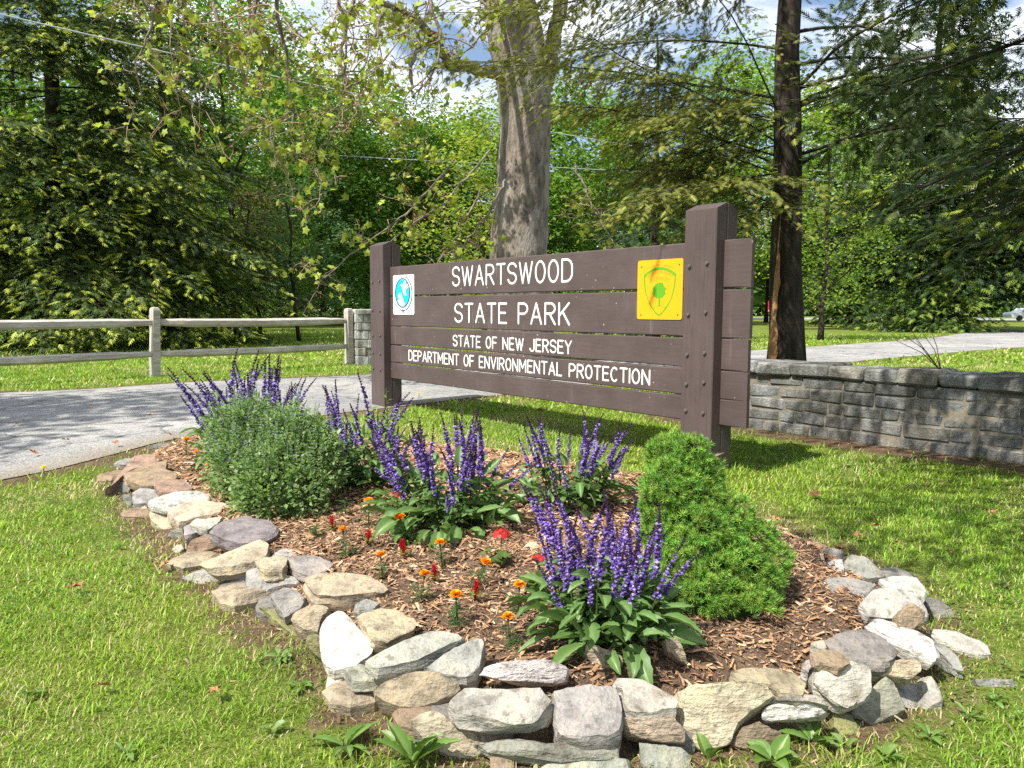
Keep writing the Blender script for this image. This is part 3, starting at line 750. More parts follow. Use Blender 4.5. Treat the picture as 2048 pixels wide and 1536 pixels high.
# ------------------------------------------------------------------ dry stacked stone border (each stone: seen outline, heights of its near and far edge, thickness, colour)
CROP = {'A': (200, 860, .3418), 'B': (560, 1180, .43945), 'C': (1300, 1030, .36523), 'F': (1000, 830, .3386), 'P': (0, 0, 1.0)}
TINT = dict(white=(.55, .53, .485), pale=(.45, .425, .375), grey=(.32, .31, .29), dgrey=(.22, .21, .195), purple=(.235, .205, .198), tan=(.40, .335, .24), yellow=(.455, .385, .28),
            brown=(.30, .225, .155), red=(.34, .235, .175), moss=(.22, .215, .10), green=(.28, .285, .235), dbrown=(.21, .16, .115))
STONES = [
 # far side and corner
 ('A', 'tan', .05, .09, .06, '420,115 500,105 580,105 600,130 540,158 480,152'),
 ('A', 'white', .06, .10, .06, '335,165 400,137 460,130 492,160 430,187 370,190'),
 ('A', 'red', .06, .15, .07, '215,125 290,125 340,170 325,205 200,222 110,270 50,335 90,275 150,205'),
 ('A', 'grey', .09, .11, .05, '380,215 440,205 480,230 470,252 390,247'),
 ('A', 'brown', .11, .15, .05, '130,250 240,212 395,176 385,235 480,262 465,290 400,300 330,328 205,320 150,285'),
 ('A', 'red', .125, .14, .045, '310,300 400,280 500,290 545,335 520,350 360,362 320,340'),
 ('A', 'dgrey', .01, .06, .06, '100,300 190,310 195,350 120,330'),
 ('A', 'grey', .04, .10, .08, '180,335 250,337 352,350 345,400 265,436 200,425'),
 ('A', 'dgrey', .0, .05, .06, '128,372 170,360 205,430 160,450'),
 ('A', 'pale', .11, .14, .055, '255,412 340,390 420,355 560,350 640,370 665,412 560,427 420,442 350,432'),
 ('A', 'yellow', .08, .13, .08, '390,470 450,430 560,405 780,430 797,462 700,482 560,512 480,537 410,502'),
 ('A', 'yellow', .01, .09, .07, '270,450 330,438 400,478 462,542 440,572 370,582 300,532'),
 ('A', 'tan', .02, .05, .05, '230,452 270,435 282,480 240,492'),
 ('A', 'pale', .11, .13, .05, '520,512 620,520 722,500 690,545 640,580 560,545'),
 ('A', 'purple', .125, .15, .06, '640,590 690,530 760,485 850,495 930,530 990,530 1042,580 1020,622 930,652 830,652 740,632'),
 ('A', 'grey', .06, .10, .06, '488,562 560,540 612,580 560,602 490,622'),
 ('A', 'green', .0, .05, .05, '388,592 480,572 492,630 440,642 390,622'),
 ('A', 'brown', .02, .10, .05, '478,702 540,640 640,605 742,640 700,672 560,737 510,722'),
 ('A', 'pale', .0, .03, .04, '420,690 470,660 490,690 460,725'),
 ('A', 'tan', .06, .09, .05, '700,690 760,650 830,660 760,700'),
 ('A', 'yellow', .09, .145, .06, '568,782 700,722 880,652 940,630 992,660 1002,712 900,772 760,797 620,802'),
 ('A', 'brown', .0, .03, .03, '365,777 440,740 502,745 470,782 430,812'),
 ('A', 'grey', .0, .05, .05, '472,862 560,822 640,805 722,815 690,882 600,902 520,882'),
 ('A', 'grey', .11, .12, .04, '1000,722 1080,690 1182,710 1120,742'),
 ('A', 'yellow', .12, .145, .05, '893,747 1000,740 1080,730 1112,770 1060,812 970,822 920,782'),
 ('A', 'grey', .12, .135, .05, '1080,742 1200,725 1290,740 1382,790 1300,832 1180,822 1120,782'),
 ('A', 'grey', .02, .12, .08, '858,792 930,785 1010,840 1172,850 1160,892 1000,922 920,1002 880,1014 850,900'),
 ('A', 'grey', .02, .06, .05, '773,842 860,825 872,870 800,877'),
 ('A', 'moss', .0, .05, .05, '748,902 840,880 882,960 892,1022 800,982'),
 ('A', 'yellow', .13, .16, .065, '1190,862 1260,830 1400,815 1540,825 1640,880 1702,912 1650,945 1540,955 1400,965 1270,955 1230,930'),
 ('A', 'grey', .05, .13, .07, '978,952 1050,905 1150,930 1212,990 1160,1062 1080,1097 1040,1042'),
 ('A', 'tan', .06, .13, .08, '1118,1102 1160,1010 1280,1020 1392,1040 1300,1090 1272,1182 1180,1162'),
 ('A', 'moss', .0, .05, .06, '928,1032 1010,1020 1100,1110 1192,1182 1170,1222 1080,1162 980,1072'),
 ('A', 'moss', .0, .08, .07, '1180,1202 1272,1190 1322,1290 1332,1372 1230,1290'),
 ('A', 'white', .07, .17, .07, '1273,1092 1400,1045 1480,1080 1560,1180 1632,1290 1500,1392 1370,1407 1310,1382 1290,1250'),
 ('A', 'tan', .135, .15, .06, '1500,1080 1640,1035 1750,1050 1862,1110 1850,1152 1740,1202 1650,1262 1580,1202'),
 ('A', 'grey', .1, .115, .05, '1480,1020 1560,985 1640,1010 1600,1045 1520,1050'),
 # front
 ('B', 'pale', .12, .165, .06, '368,322 450,280 540,240 620,180 780,180 847,215 740,262 620,322 500,345 410,372'),
 ('B', 'grey', .11, .175, .06, '663,342 750,285 890,213 932,220 932,280 910,342 900,392 840,402 740,382'),
 ('B', 'green', .085, .10, .035, '288,352 360,330 505,380 470,410 330,415'),
 ('B', 'green', .05, .07, .035, '310,420 460,424 420,455 330,445'),
 ('B', 'tan', .05, .125, .09, '423,452 500,400 600,360 720,370 810,420 822,450 720,512 600,542 500,522 440,492'),
 ('B', 'grey', .01, .05, .05, '303,432 415,470 400,512 330,492'),
 ('B', 'pale', .0, .06, .06, '215,380 290,370 310,440 240,440'),
 ('B', 'white', .105, .165, .06, '908,402 935,350 1060,318 1220,313 1312,355 1312,412 1250,427 1100,415 960,407'),
 ('B', 'pale', .10, .15, .055, '718,542 830,443 1000,445 1190,435 1244,500 1202,560 1150,620 1000,592 860,560'),
 ('B', 'grey', .085, .15, .10, '1245,440 1400,423 1540,430 1562,520 1558,620 1540,650 1400,670 1260,655'),
 ('B', 'pale', .11, .15, .05, '1470,402 1540,390 1650,400 1760,458 1852,515 1700,560 1580,560 1560,500 1560,440'),
 ('B', 'tan', .04, .105, .07, '1558,582 1700,585 1790,565 1848,640 1848,700 1700,690 1580,662'),
 ('B', 'green', .045, .075, .05, '883,647 1000,665 1200,700 1300,690 1500,670 1600,675 1634,735 1500,745 1300,748 1150,735 960,722'),
 ('B', 'tan', .0, .10, .09, '580,570 720,540 770,600 880,640 942,732 850,772 750,752 640,672'),
 ('B', 'green', .0, .03, .05, '1150,772 1300,762 1610,762 1640,808 1180,812'),
 ('B', 'brown', .0, .03, .05, '960,745 1060,750 1080,800 980,795'),
 ('B', 'green', .0, .045, .05, '1630,690 1842,712 1880,762 1640,772'),
 # right
 ('C', 'yellow', .01, .155, .08, '150,962 230,920 400,910 640,920 702,950 680,1002 560,1072 470,1162 445,1262 290,1292 200,1232 130,1102'),
 ('C', 'brown', .0, .07, .08, '440,1182 600,1130 720,1190 777,1262 770,1302 600,1292 450,1272'),
 ('C', 'tan', .13, .155, .05, '398,882 500,830 620,810 800,860 872,920 872,975 700,962 690,930 520,905'),
 ('C', 'white', .06, .11, .06, '593,1092 650,1040 800,1010 930,1030 980,1062 1004,1100 850,1115 630,1132'),
 ('C', 'grey', .10, .125, .05, '655,1012 740,985 900,975 988,1012 980,1050 900,1022'),
 ('C', 'pale', .06, .17, .06, '850,850 960,790 1100,790 1246,850 1242,940 1150,1042 1095,1084 1000,1022 920,952'),
 ('C', 'brown', .165, .18, .03, '880,752 950,730 1040,740 1102,810 1040,827 960,802 890,802'),
 ('C', 'pale', .12, .14, .05, '828,832 870,770 905,800 865,862'),
 ('C', 'pale', .11, .12, .04, '880,700 940,682 990,715 930,740'),
 ('C', 'purple', .14, .18, .05, '955,682 1060,620 1160,605 1260,650 1380,740 1394,770 1280,802 1130,785 980,732'),
 ('C', 'yellow', .09, .135, .05, '1175,822 1380,790 1484,790 1494,852 1430,902 1250,872'),
 ('C', 'green', .0, .10, .09, '1108,1072 1240,920 1290,880 1402,960 1414,1062 1210,1157'),
 ('C', 'moss', .0, .05, .06, '998,1042 1100,1090 1174,1192 1010,1212'),
 ('C', 'grey', .0, .08, .07, '1340,902 1440,940 1470,900 1562,850 1545,920 1430,1002'),
 ('C', 'white', .09, .13, .05, '1187,592 1250,558 1350,590 1480,640 1545,680 1602,790 1540,772 1400,702 1280,652'),
 ('C', 'pale', .10, .175, .07, '1143,482 1220,398 1330,378 1440,430 1532,500 1524,560 1400,572 1180,562'),
 ('C', 'brown', .11, .19, .06, '1368,532 1430,473 1514,530 1494,592 1430,640 1370,602'),
 ('C', 'white', .11, .14, .05, '1243,352 1330,330 1450,330 1518,400 1490,447 1400,420 1300,382'),
 ('C', 'dgrey', .0, .08, .06, '1500,462 1520,418 1600,460 1694,562 1560,572'),
 ('C', 'green', .07, .13, .06, '1048,262 1100,213 1180,225 1260,270 1307,320 1280,347 1190,347 1090,312'),
 ('C', 'white', .09, .11, .05, '953,272 1000,238 1055,240 1065,300 1050,322'),
 ('C', 'grey', .09, .12, .05, '898,192 980,178 1062,190 1052,240 960,252'),
 ('C', 'brown', .07, .12, .06, '728,152 790,113 880,125 984,175 900,192 800,182'),
 ('C', 'white', .09, .10, .04, '768,182 860,190 925,240 850,242'),
 ('C', 'white', .10, .11, .03, '700,202 760,208 815,250 740,242'),
 ('C', 'grey', .03, .07, .05, '1518,672 1600,700 1682,770 1724,852 1680,842 1580,742'),
 # hidden back side, glimpsed between the plants
 ('P', 'grey', .05, .1, .07, '995,930 1040,915 1085,925 1075,945 1020,948'), ('P', 'dgrey', .05, .1, .07, '1225,975 1265,962 1300,985 1275,1000 1235,995'),
 ('P', 'grey', .04, .09, .07, '1110,938 1160,930 1200,950 1150,962'), ('P', 'tan', .04, .09, .07, '1330,995 1390,985 1420,1010 1370,1025'),
 ('P', 'grey', .04, .09, .07, '1450,1040 1510,1025 1560,1050 1500,1070'), ('P', 'grey', .03, .08, .06, '880,905 930,895 970,910 920,922'),
]
def resample_closed(P, n):
    Q = np.vstack([P, P[:1]]); s = np.concatenate([[0], np.cumsum(np.linalg.norm(np.diff(Q, axis=0), axis=1))]); u = np.linspace(0, s[-1], n, endpoint=False)
    return np.stack([np.interp(u, s, Q[:, k]) for k in range(Q.shape[1])], 1)
def stone_mesh(pts, zlo, zhi, t, rng):
    py = np.array([p[1] for p in pts]); f = (py.max() - py) / max(py.max() - py.min(), 1e-6)
    P = np.array([gp(p[0], p[1], zlo + (zhi - zlo) * g_) for p, g_ in zip(pts, f)])
    n = 30; R = resample_closed(P, n)
    R = R * .9 + (np.roll(R, 1, 0) + np.roll(R, -1, 0)) * .05
    c = R.mean(0); size = np.linalg.norm(R - c, axis=1).mean()
    u, s_, vt = np.linalg.svd(R - c); nr = vt[2] * (1 if vt[2][2] > 0 else -1)
    R = R + (rng.normal(0, .018, (n, 1)) * (R - c))
    dn = unit(-nr * .75 + np.array((0, 0, -.5)))
    outw = unit((R - c) - ((R - c) @ nr)[:, None] * nr)
    K = rng.normal(0, 1, (7, 3)) * np.array([5, 9, 14, 22, 30, 44, 60])[:, None] / max(size, .05) * .09; ph = rng.uniform(0, 6.28, 7); am = np.array([1, .8, .6, .45, .35, .25, .2])
    fld = lambda p: (np.sin(p @ K.T + ph) * am).sum(-1, keepdims=True) / 1.6
    top_ = lambda f_, b_: (lambda q: q + nr * (fld(q) * .035 * size + b_))(c + (R - c) * f_)
    rings = [top_(.3, 0), top_(.6, 0), top_(.84, 0), top_(.965, -.001)]
    ed = (lambda q: q + outw * fld(q * 1.3) * .03 * size)
    rings.append(ed(R + dn * t * .09))
    for k, fr in enumerate((.3, .52, .78)):
        rings.append(ed(R + dn * t * fr) + outw * rng.normal(.03, .045) * size)
    rings.append(c + (R - c) * .88 + dn * t)
    V = np.concatenate([[(c + nr * (float(fld(c[None])[0, 0]) * .035) * size)]] + rings + [[c + dn * t]])
    ctr = V.mean(0)
    for _ in range(6):          # broken faces: flats struck off the edges and the top
        e_ = rng.normal(0, 1, 3); e_ = unit(e_ - (e_ @ nr) * nr * .55) if rng.random() < .7 else unit(nr + .2 * e_)
        pr_ = (V - ctr) @ e_; lim = np.percentile(pr_, rng.uniform(90, 98)); V = V - np.maximum(0, pr_ - lim)[:, None] * e_ * .92
    V = V + rng.normal(0, .0007, V.shape)
    F = []; j = np.arange(n); k = (j + 1) % n
    tri = [np.stack([np.zeros(n, int), 1 + j, 1 + k], 1)]
    for r_ in range(len(rings) - 1):
        a = 1 + r_ * n; F.append(np.stack([a + j, a + n + j, a + n + k, a + k], 1))
    a = 1 + (len(rings) - 1) * n
    tri.append(np.stack([np.full(n, a + n), a + k, a + j], 1))
    o = V.mean(0)
    V, Q, Tr = V, np.concatenate(F), np.concatenate(tri)
    # orientation check
    q = Tr[0]; nn = np.cross(V[q[1]] - V[q[0]], V[q[2]] - V[q[0]])
    if nn @ nr < 0: Q, Tr = Q[:, ::-1], Tr[:, ::-1]
    return npmesh('stone', V - o, [Q, Tr], smooth=True, sharp=26), o
SPECIAL = {'white': 'sun-bleached white stone', 'purple': 'purplish grey slab', 'moss': 'mossy green stone', 'red': 'reddish brown slab', 'yellow': 'yellowish sandstone block'}
border = thing('stone_border', 'dry stacked border of grey, tan and white field stones around the flower bed', 'stone border', (BED[:, 0].mean(), BED[:, 1].mean(), 0))
rng = np.random.default_rng(77)
def parse(crop, txt):
    ox, oy, k = CROP[crop]; return [(ox + float(a) * k, oy + float(b) * k) for a, b in (p.split(',') for p in txt.split())]
for crop, col, zlo, zhi, t, txt in STONES:
    me, o = stone_mesh(parse(crop, txt), zlo, zhi, t, rng)
    s = ob('stone', me, M['stone'], border)
    s.matrix_parent_inverse = Matrix.Translation(-Vector(border.location)); s.location = Vector(o)
    s.color = (*(np.array(TINT[col]) * rng.uniform(.86, 1.12) * rng.uniform(.96, 1.04, 3)), 1)
    if col in SPECIAL: s['label'] = SPECIAL[col]
# fill stones under and between, so that the stack has no holes
for k in range(26):
    i0 = int(rng.integers(len(BED))); p = BED[i0]; q = BED.mean(0); d = unit(q - p)
    if p[1] > 4.7 and p[0] > -2: continue
    cpt = p + d * rng.uniform(.04, .12); r = rng.uniform(.05, .09) * (1 + .1 * p[1])
    pts3 = [(cpt[0] + r * math.cos(a) * rng.uniform(.7, 1.2), cpt[1] + r * math.sin(a) * rng.uniform(.6, 1)) for a in np.linspace(0, 6.28, 8, endpoint=False)]
    z = rng.uniform(.03, .055)
    bm = bmesh.new()
    for zz, sc_ in ((-.03, .95), (z * .6, 1.05), (z, .85)):
        for x, y in pts3: bm.verts.new((cpt[0] + (x - cpt[0]) * sc_, cpt[1] + (y - cpt[1]) * sc_, zz + rng.normal(0, .004)))
    bmesh.ops.convex_hull(bm, input=bm.verts)
    s = ob('stone', bm_mesh('stone', bm), M['stone'], border, True)
    s.color = (*(np.array(TINT[random.choice(['grey', 'tan', 'green', 'brown', 'dgrey'])]) * .9), 1)

# loose stones that belong to no wall
LOOSE = [('C', 'grey', .0, .02, .03, '1755,902 1900,893 2040,908 2045,938 1900,945 1800,932', 'thin flat grey stone lying in the lawn beyond the border'),
         ('C', 'pale', .01, .06, .05, '1543,622 1620,593 1700,640 1860,710 1914,760 1800,772 1680,722 1570,672', 'long pale weathered stone fallen outside the border onto the grass'),
         ('F', 'tan', .10, .17, .06, '480,1400 520,1340 620,1380 720,1420 745,1500 650,1510 560,1470', 'tan rock half hidden under the big salvia leaves in front'),
         ('F', 'tan', .10, .17, .05, '965,1312 1062,1316 1085,1380 1112,1475 1050,1440 990,1390', 'pointed tan rock in the mulch between front salvia and dwarf spruce'),
         ('F', 'pale', .12, .19, .06, '255,670 335,636 372,690 345,730 270,720', 'small pale rock in the mulch behind the front salvia'),
         ('F', 'yellow', .10, .17, .07, '105,802 190,730 255,760 240,830 180,874 120,850', 'yellowish rock in the mulch beside the coral geranium'),
         ('C', 'grey', .115, .125, .03, '955,342 1050,330 1244,360 1190,422 1000,422', 'flat grey slab sunk in the mulch inside the border'),
         ('C', 'dgrey', .09, .12, .04, '640,-120 700,-150 760,-110 720,-80', 'small dark stone at the edge of the spruce shadow')]
for crop, col, zlo, zhi, t, txt, lab in LOOSE[:7]:
    me, o = stone_mesh(parse(crop, txt), zlo, zhi, t, rng)
    s = ob('loose_stone', me, M['stone']); s.location = Vector(o); tag(s, lab, 'stone', 'loose stones about the bed')
    s.color = (*TINT[col], 1)

# ------------------------------------------------------------------ leaves and flowers
def leaf_mesh(name, seed, L=1.0, W=.36, nseg=10, curl=.8, serr=.05, base=(.095, .185, .048), rib=(.22, .32, .115), peak=.42):
    """crinkled toothed leaf along +x from its stalk, arching down"""
    r = np.random.default_rng(seed); mb_v, mb_t = [], []
    us = np.linspace(-1, 1, 7); a = 0.0; x = z = 0.0; step = L / nseg
    for i in range(nseg + 1):
        t = i / nseg
        w = W * .5 * (math.sin(math.pi * min(1, t ** (math.log(.5) / math.log(peak)))) ** .8 if 0 < t < 1 else .03)
        if 0 < i < nseg: w *= 1 + (serr if i % 2 else -serr)
        for u in us:
            crk = r.normal(0, .010) * L * (abs(u) > .05) * (0 < i < nseg)
            zz = abs(u) * w * .45 + crk - (.02 * L if abs(u) < .05 else 0) * (0 < i < nseg)
            mb_v.append((x - math.sin(a) * -zz * 0 + math.sin(a) * zz, u * w, z + math.cos(a) * zz))
            k = 1 - min(1, abs(u) * 2.2); mb_t.append(np.array(base) * (1 - k) + np.array(rib) * k)
        x += math.cos(a) * step; z -= math.sin(a) * step; a += curl / nseg * (.5 + t)
    n = len(us); i = (np.arange(nseg)[:, None] * n + np.arange(n - 1)[None]).ravel()
    me = npmesh(name, mb_v, np.stack([i, i + n, i + n + 1, i + 1], 1), np.array(mb_t), smooth=True)
    return me
SAL_LEAF = [leaf_mesh('leaf', 100 + k, 1, w, 10, c, .06) for k, (w, c) in enumerate(((.40, .5), (.36, 1.0), (.44, 1.4), (.34, .15), (.40, .8)))]
for m_ in SAL_LEAF: m_.materials.append(M['bigleaf'])

def spike_mesh(seed, pale=0.0):
    """salvia flower stem of unit height: stalk with a few small leaves, whorls of two-lipped florets, dark buds at the tip"""
    r = np.random.default_rng(seed); mb = MB()
    bend = r.normal(0, .15, 2); miss = r.uniform(.18, .5); fade = r.uniform(.75, 1.2); z = np.linspace(0, 1, 9)
    path = np.stack([bend[0] * z ** 2.2, bend[1] * z ** 2.2, z], 1)
    cols = np.where(z[:, None] > .5, np.array((.085, .035, .085)), np.array((.07, .12, .035)))
    V, F = tube(path, np.linspace(.009, .004, 9), 4, cap=False); mb.add(V, F, np.repeat(cols, 4, 0))
    P = lambda q: np.array([bend[0] * q ** 2.2, bend[1] * q ** 2.2, q])
    z0 = r.uniform(.46, .56); lev = np.linspace(z0, .985, 22)
    tv = np.array([(0, -.5, 0), (.7, -.75, .25), (1, 0, -.1), (.7, .75, .25), (0, .5, 0), (.45, 0, .75), (.6, 0, -.7)], float)
    tf = [np.array([[0, 1, 5], [1, 2, 5], [2, 3, 5], [3, 4, 5], [0, 6, 1], [1, 6, 2], [2, 6, 3], [3, 6, 4]])]
    pos, d, s, c = [], [], [], []
    for i, q in enumerate(lev):
        f = (q - z0) / (1 - z0); open_ = f < .74
        for k in range(6 if open_ else 5):
            a = k * 2 * np.pi / 6 + i * .9 + r.normal(0, .25)
            if open_ and r.random() < miss + .25 * math.sin(i * 1.9 + k): continue
            pos.append(P(q) + r.normal(0, .002, 3)); d.append((math.cos(a), math.sin(a), r.uniform(-.35, .8) if open_ else 1.2))
            s.append((.031 * (1 - .35 * f) if open_ else .024 * (1.5 - f)) * r.uniform(.6, 1.35))
            c.append((np.array(((.175, .11, .43), (.24, .16, .51), (.10, .052, .27), (.38, .29, .64))[r.integers(4)]) * fade * (1 - pale) + pale * np.array(((.24, .19, .50), (.33, .27, .62), (.15, .10, .34))[r.integers(3)])) if open_ else np.array((.045, .018, .055)) * r.uniform(.7, 1.6))
            if open_ and k % 2 == 0:
                pos.append(P(q)); d.append((math.cos(a + .5), math.sin(a + .5), .8)); s.append(.021); c.append((.07, .03, .09))
    pos, d, s, c = map(np.array, (pos, d, s, c))
    fr = frames_from(d, np.tile((0, 0, 1.0), (len(d), 1)) + r.normal(0, .2, d.shape), s, s * .62, s * .62)
    V, F, T = stamp(tv, tf, pos, fr, c); mb.add(V, F, T)
    # stem leaves
    for q in (.12, .24, .36, .45):
        for sd in (0, np.pi):
            a = sd + q * 9; L = .17 * (1 - q) + .03; dd = np.array((math.cos(a), math.sin(a), .35)); sdv = np.array((-math.sin(a), math.cos(a), 0)); p = P(q)
            V = np.array([p, p + dd * L * .45 + sdv * L * .2, p + dd * L * .5 - np.array((0, 0, .012)), p + dd * L * .45 - sdv * L * .2, p + dd * L - np.array((0, 0, L * .25))])
            mb.add(V, np.array([[0, 1, 2], [0, 2, 3], [1, 4, 2], [2, 4, 3]]), np.array((.085, .16, .042)))
    me = mb.mesh('flower_spike'); me.materials.append(M['petal']); return me
SPIKES = [spike_mesh(300 + k) for k in range(9)]
SPIKES_PALE = [spike_mesh(320 + k, 1.0) for k in range(8)]

def salvia(label, base, nsp, nleaf, h, spread, seed, lean=(0, 0), leafL=.1, rbase=.07, hmax=.5, spk=None):
    r = np.random.default_rng(seed)
    root = thing('salvia', label, 'flower', base, 'purple salvia clumps')
    for i in range(nsp):
        a = r.uniform(0, 2 * np.pi); q = math.sqrt(r.random()); tip = np.array((math.cos(a), math.sin(a))) * q * spread + np.array(lean) * r.uniform(.4, 1.3)
        b = np.array((math.cos(a), math.sin(a))) * q * rbase
        hh = h * r.uniform(.62, 1.06) * (1 - .16 * q)
        o = bpy.data.objects.new('flower_spike', (spk or SPIKES)[r.integers(8)]); COL.objects.link(o); o.parent = root
        o.location = (b[0], b[1], -.01)
        v = Vector((tip[0] - b[0], tip[1] - b[1], hh)); o.rotation_euler = (v.to_track_quat('Z', 'Y').to_matrix() @ Matrix.Rotation(r.uniform(0, 6.28), 3, 'Z')).to_euler()
        L = v.length * r.uniform(.92, 1.0); k = min(L, .62); o.scale = (k * 1.0, k * 1.0, L)
    for i in range(nleaf):
        a = r.uniform(0, 2 * np.pi); low = i / nleaf
        q = r.uniform(.1, 1.0) ** .7 * spread * (.62 + .25 * math.sin(low * 3)); z = h * hmax * low * r.uniform(.45, 1.0) * (1 - .35 * q / spread) + .012
        o = bpy.data.objects.new('leaf', SAL_LEAF[r.integers(5)]); COL.objects.link(o); o.parent = root
        o.location = (math.cos(a) * q, math.sin(a) * q, z)
        o.rotation_euler = (r.normal(0, .35), r.normal(-.35 + .1 * (1 - low), .38), a + r.normal(0, .5))
        s = leafL * r.uniform(.6, 1.2) * (1.15 - .4 * low); o.scale = (s, s * r.uniform(.85, 1.15), s)
    return root
def bedpt(px, py):
    p = gp(px, py, .1); z = bz(p[0], p[1]); p = gp(px, py, z); return np.array((p[0], p[1], bz(p[0], p[1])))
salvia('tall purple salvia behind the catmint, closest to the drive', bedpt(508, 925), 58, 110, .68, .37, 1, (-.07, 0), .11, .16, .74, SPIKES_PALE)
salvia('purple salvia in front of the far sign post beside the catmint', bedpt(730, 962), 26, 140, .60, .29, 2, (-.06, .0), .11, .14, .70, SPIKES_PALE)
salvia('purple salvia in the middle of the bed with broad leaves drooping round its foot', bedpt(900, 1050), 44, 150, .52, .32, 3, (-.03, .02), .12, .12, .56)
salvia('purple salvia behind the front clump, between middle salvia and dwarf spruce', bedpt(1150, 1010), 32, 120, .47, .30, 4, (0, .02), .10, .10, .56)
salvia('large purple salvia in front of the dwarf spruce with big leaves over a rock', bedpt(1210, 1275), 46, 150, .47, .215, 5, (-.005, .02), .105, .10, .58)

# catmint and dwarf spruce: lobed masses
def lobe_points(lobes, n, rng, shell=.0, lo=-.35):
    L = np.array(lobes, float); w = L[:, 3] ** 2; k = rng.choice(len(L), n, p=w / w.sum())
    d = unit(rng.normal(0, 1, (n, 3))); r = 1 - shell * rng.random(n) ** 1.6
    P = L[k, :3] + d * (L[k, 3] * r)[:, None]
    dist = np.linalg.norm(P[:, None] - L[None, :, :3], axis=2) / L[None, :, 3]
    ok = (dist.min(1) > .93 - shell * .9) & (d[:, 2] > lo - .4)
    return P[ok], d[ok]
def lobes_px(items): return [(*at(px, py, Y), r) for px, py, Y, r in items]

def catmint():
    rng = np.random.default_rng(61)
    lobes = lobes_px([(525, 905, 3.72, .19), (590, 925, 3.55, .16), (555, 970, 3.4, .18), (465, 895, 3.8, .12), (640, 915, 3.5, .09), (540, 990, 3.33, .14), (650, 960, 3.45, .07), (490, 940, 3.58, .15), (612, 985, 3.33, .10), (575, 860, 3.6, .09), (500, 845, 3.75, .10), (615, 865, 3.6, .07), (455, 845, 3.8, .07)])
    b = bedpt(560, 1035); root = thing('catmint', 'bushy grey green catmint mound with small lavender blue flowers', 'plant', b)
    P, d = lobe_points(lobes, 17000, rng, .34); P = P + d * (rng.random(len(P)) ** 4 * .055)[:, None]
    ok = P[:, 2] > .05; P, d = P[ok], d[ok]; n = len(P)
    dirs = d + np.array((0, 0, .5)) + rng.normal(0, .55, (n, 3)); nr = d * .3 + np.array((0, 0, 1)) + rng.normal(0, .45, (n, 3))
    s = rng.uniform(.017, .034, n)
    tv = np.array([(0, 0, 0), (.4, .34, .08), (.45, 0, -.03), (.4, -.34, .08), (1, 0, -.1)], float); tf = [np.array([[0, 2, 1], [0, 3, 2], [1, 2, 4], [2, 3, 4]])[:, ::-1]]
    base = np.array([(.205, .315, .115), (.26, .37, .16), (.145, .24, .075), (.33, .41, .23)])[rng.choice(4, n, p=[.4, .25, .25, .1])]
    V, F, T = stamp(tv, tf, P, frames_from(dirs, nr, s), base)
    fo = MB(); fo.add(V, F, T)
    Q, e = lobe_points(lobes, 900, rng, .02, .0); sel = (Q[:, 2] > .28); Q, e = Q[sel][:170], e[sel][:170]; tips = []
    for p, n_ in zip(Q, e):
        dv = unit(n_ * .6 + np.array((0, 0, 1.0)) + rng.normal(0, .3, 3)); L = rng.uniform(.05, .15); tt_ = np.linspace(0, 1, 9); pts = p + dv * (L * tt_)[:, None]; m = len(pts); tips.append(pts[-3:])
        a = np.arange(m) * 1.57 + rng.uniform(0, 6)
        for sg in (0, np.pi):
            dd = np.stack([np.cos(a + sg), np.sin(a + sg), np.full(m, .45)], 1); V, F, T = stamp(tv, tf, pts, frames_from(dd, np.tile((0, 0, 1.0), (m, 1)), (.024 - .013 * tt_) * rng.uniform(.8, 1.2)), np.tile((.24, .345, .15), (m, 1)) * rng.uniform(.8, 1.15, (m, 1))); fo.add(V, F, T)
        V, F = tube([p, p + dv * L], [.0015, .001], 3, cap=False); fo.add(V, F, (.14, .2, .08))
    ob('foliage', fo.mesh('foliage'), M['leaf'], root, True, kind='stuff')
    # upright stems
    mb = MB(); Q, e = lobe_points(lobes, 240, rng, .1, .0)
    for p, n_ in zip(Q, e):
        st = np.array((b[0] + (p[0] - b[0]) * .3, b[1] + (p[1] - b[1]) * .3, .1)); up = p + n_ * .03 + np.array((0, 0, rng.uniform(.02, .10)))
        V, F = tube([st, (st + up) / 2 + np.array((0, 0, .03)), up], [.002, .0018, .001], 3, cap=False); mb.add(V, F, (.07, .10, .04))
    ob('stems', mb.mesh('stems'), M['wood'], root, True, kind='stuff')
    fl = MB(); Q, e = lobe_points(lobes, 4200, rng, .06, .0)
    wgt = np.exp(-((Q[:, 0] - at(440, 840, 3.8)[0]) / .35) ** 2) * .75 + .16; Q = Q[(rng.random(len(Q)) < wgt) & (Q[:, 2] > .3)]; Q = np.vstack([Q, np.concatenate(tips)[::2]]); n = len(Q)
    pv = np.array([(0, 0, 0), (1, -.4, .2), (1.3, 0, .1), (1, .4, .2)], float)
    for k in range(4):
        a = k * 1.57 + rng.uniform(0, 6, n); dd = np.stack([np.cos(a), np.sin(a), np.full(n, .2)], 1)
        V, F, T = stamp(pv, [np.array([[0, 1, 2, 3]])], Q + np.array((0, 0, .012)), frames_from(dd, np.tile((0, 0, 1.0), (n, 1)), np.full(n, .0062)), np.tile((.30, .29, .70), (n, 1)) * rng.uniform(.7, 1.2, (n, 1)))
        fl.add(V, F, T)
    ob('flowers', fl.mesh('flowers'), M['petal'], root, True, kind='stuff')
catmint()

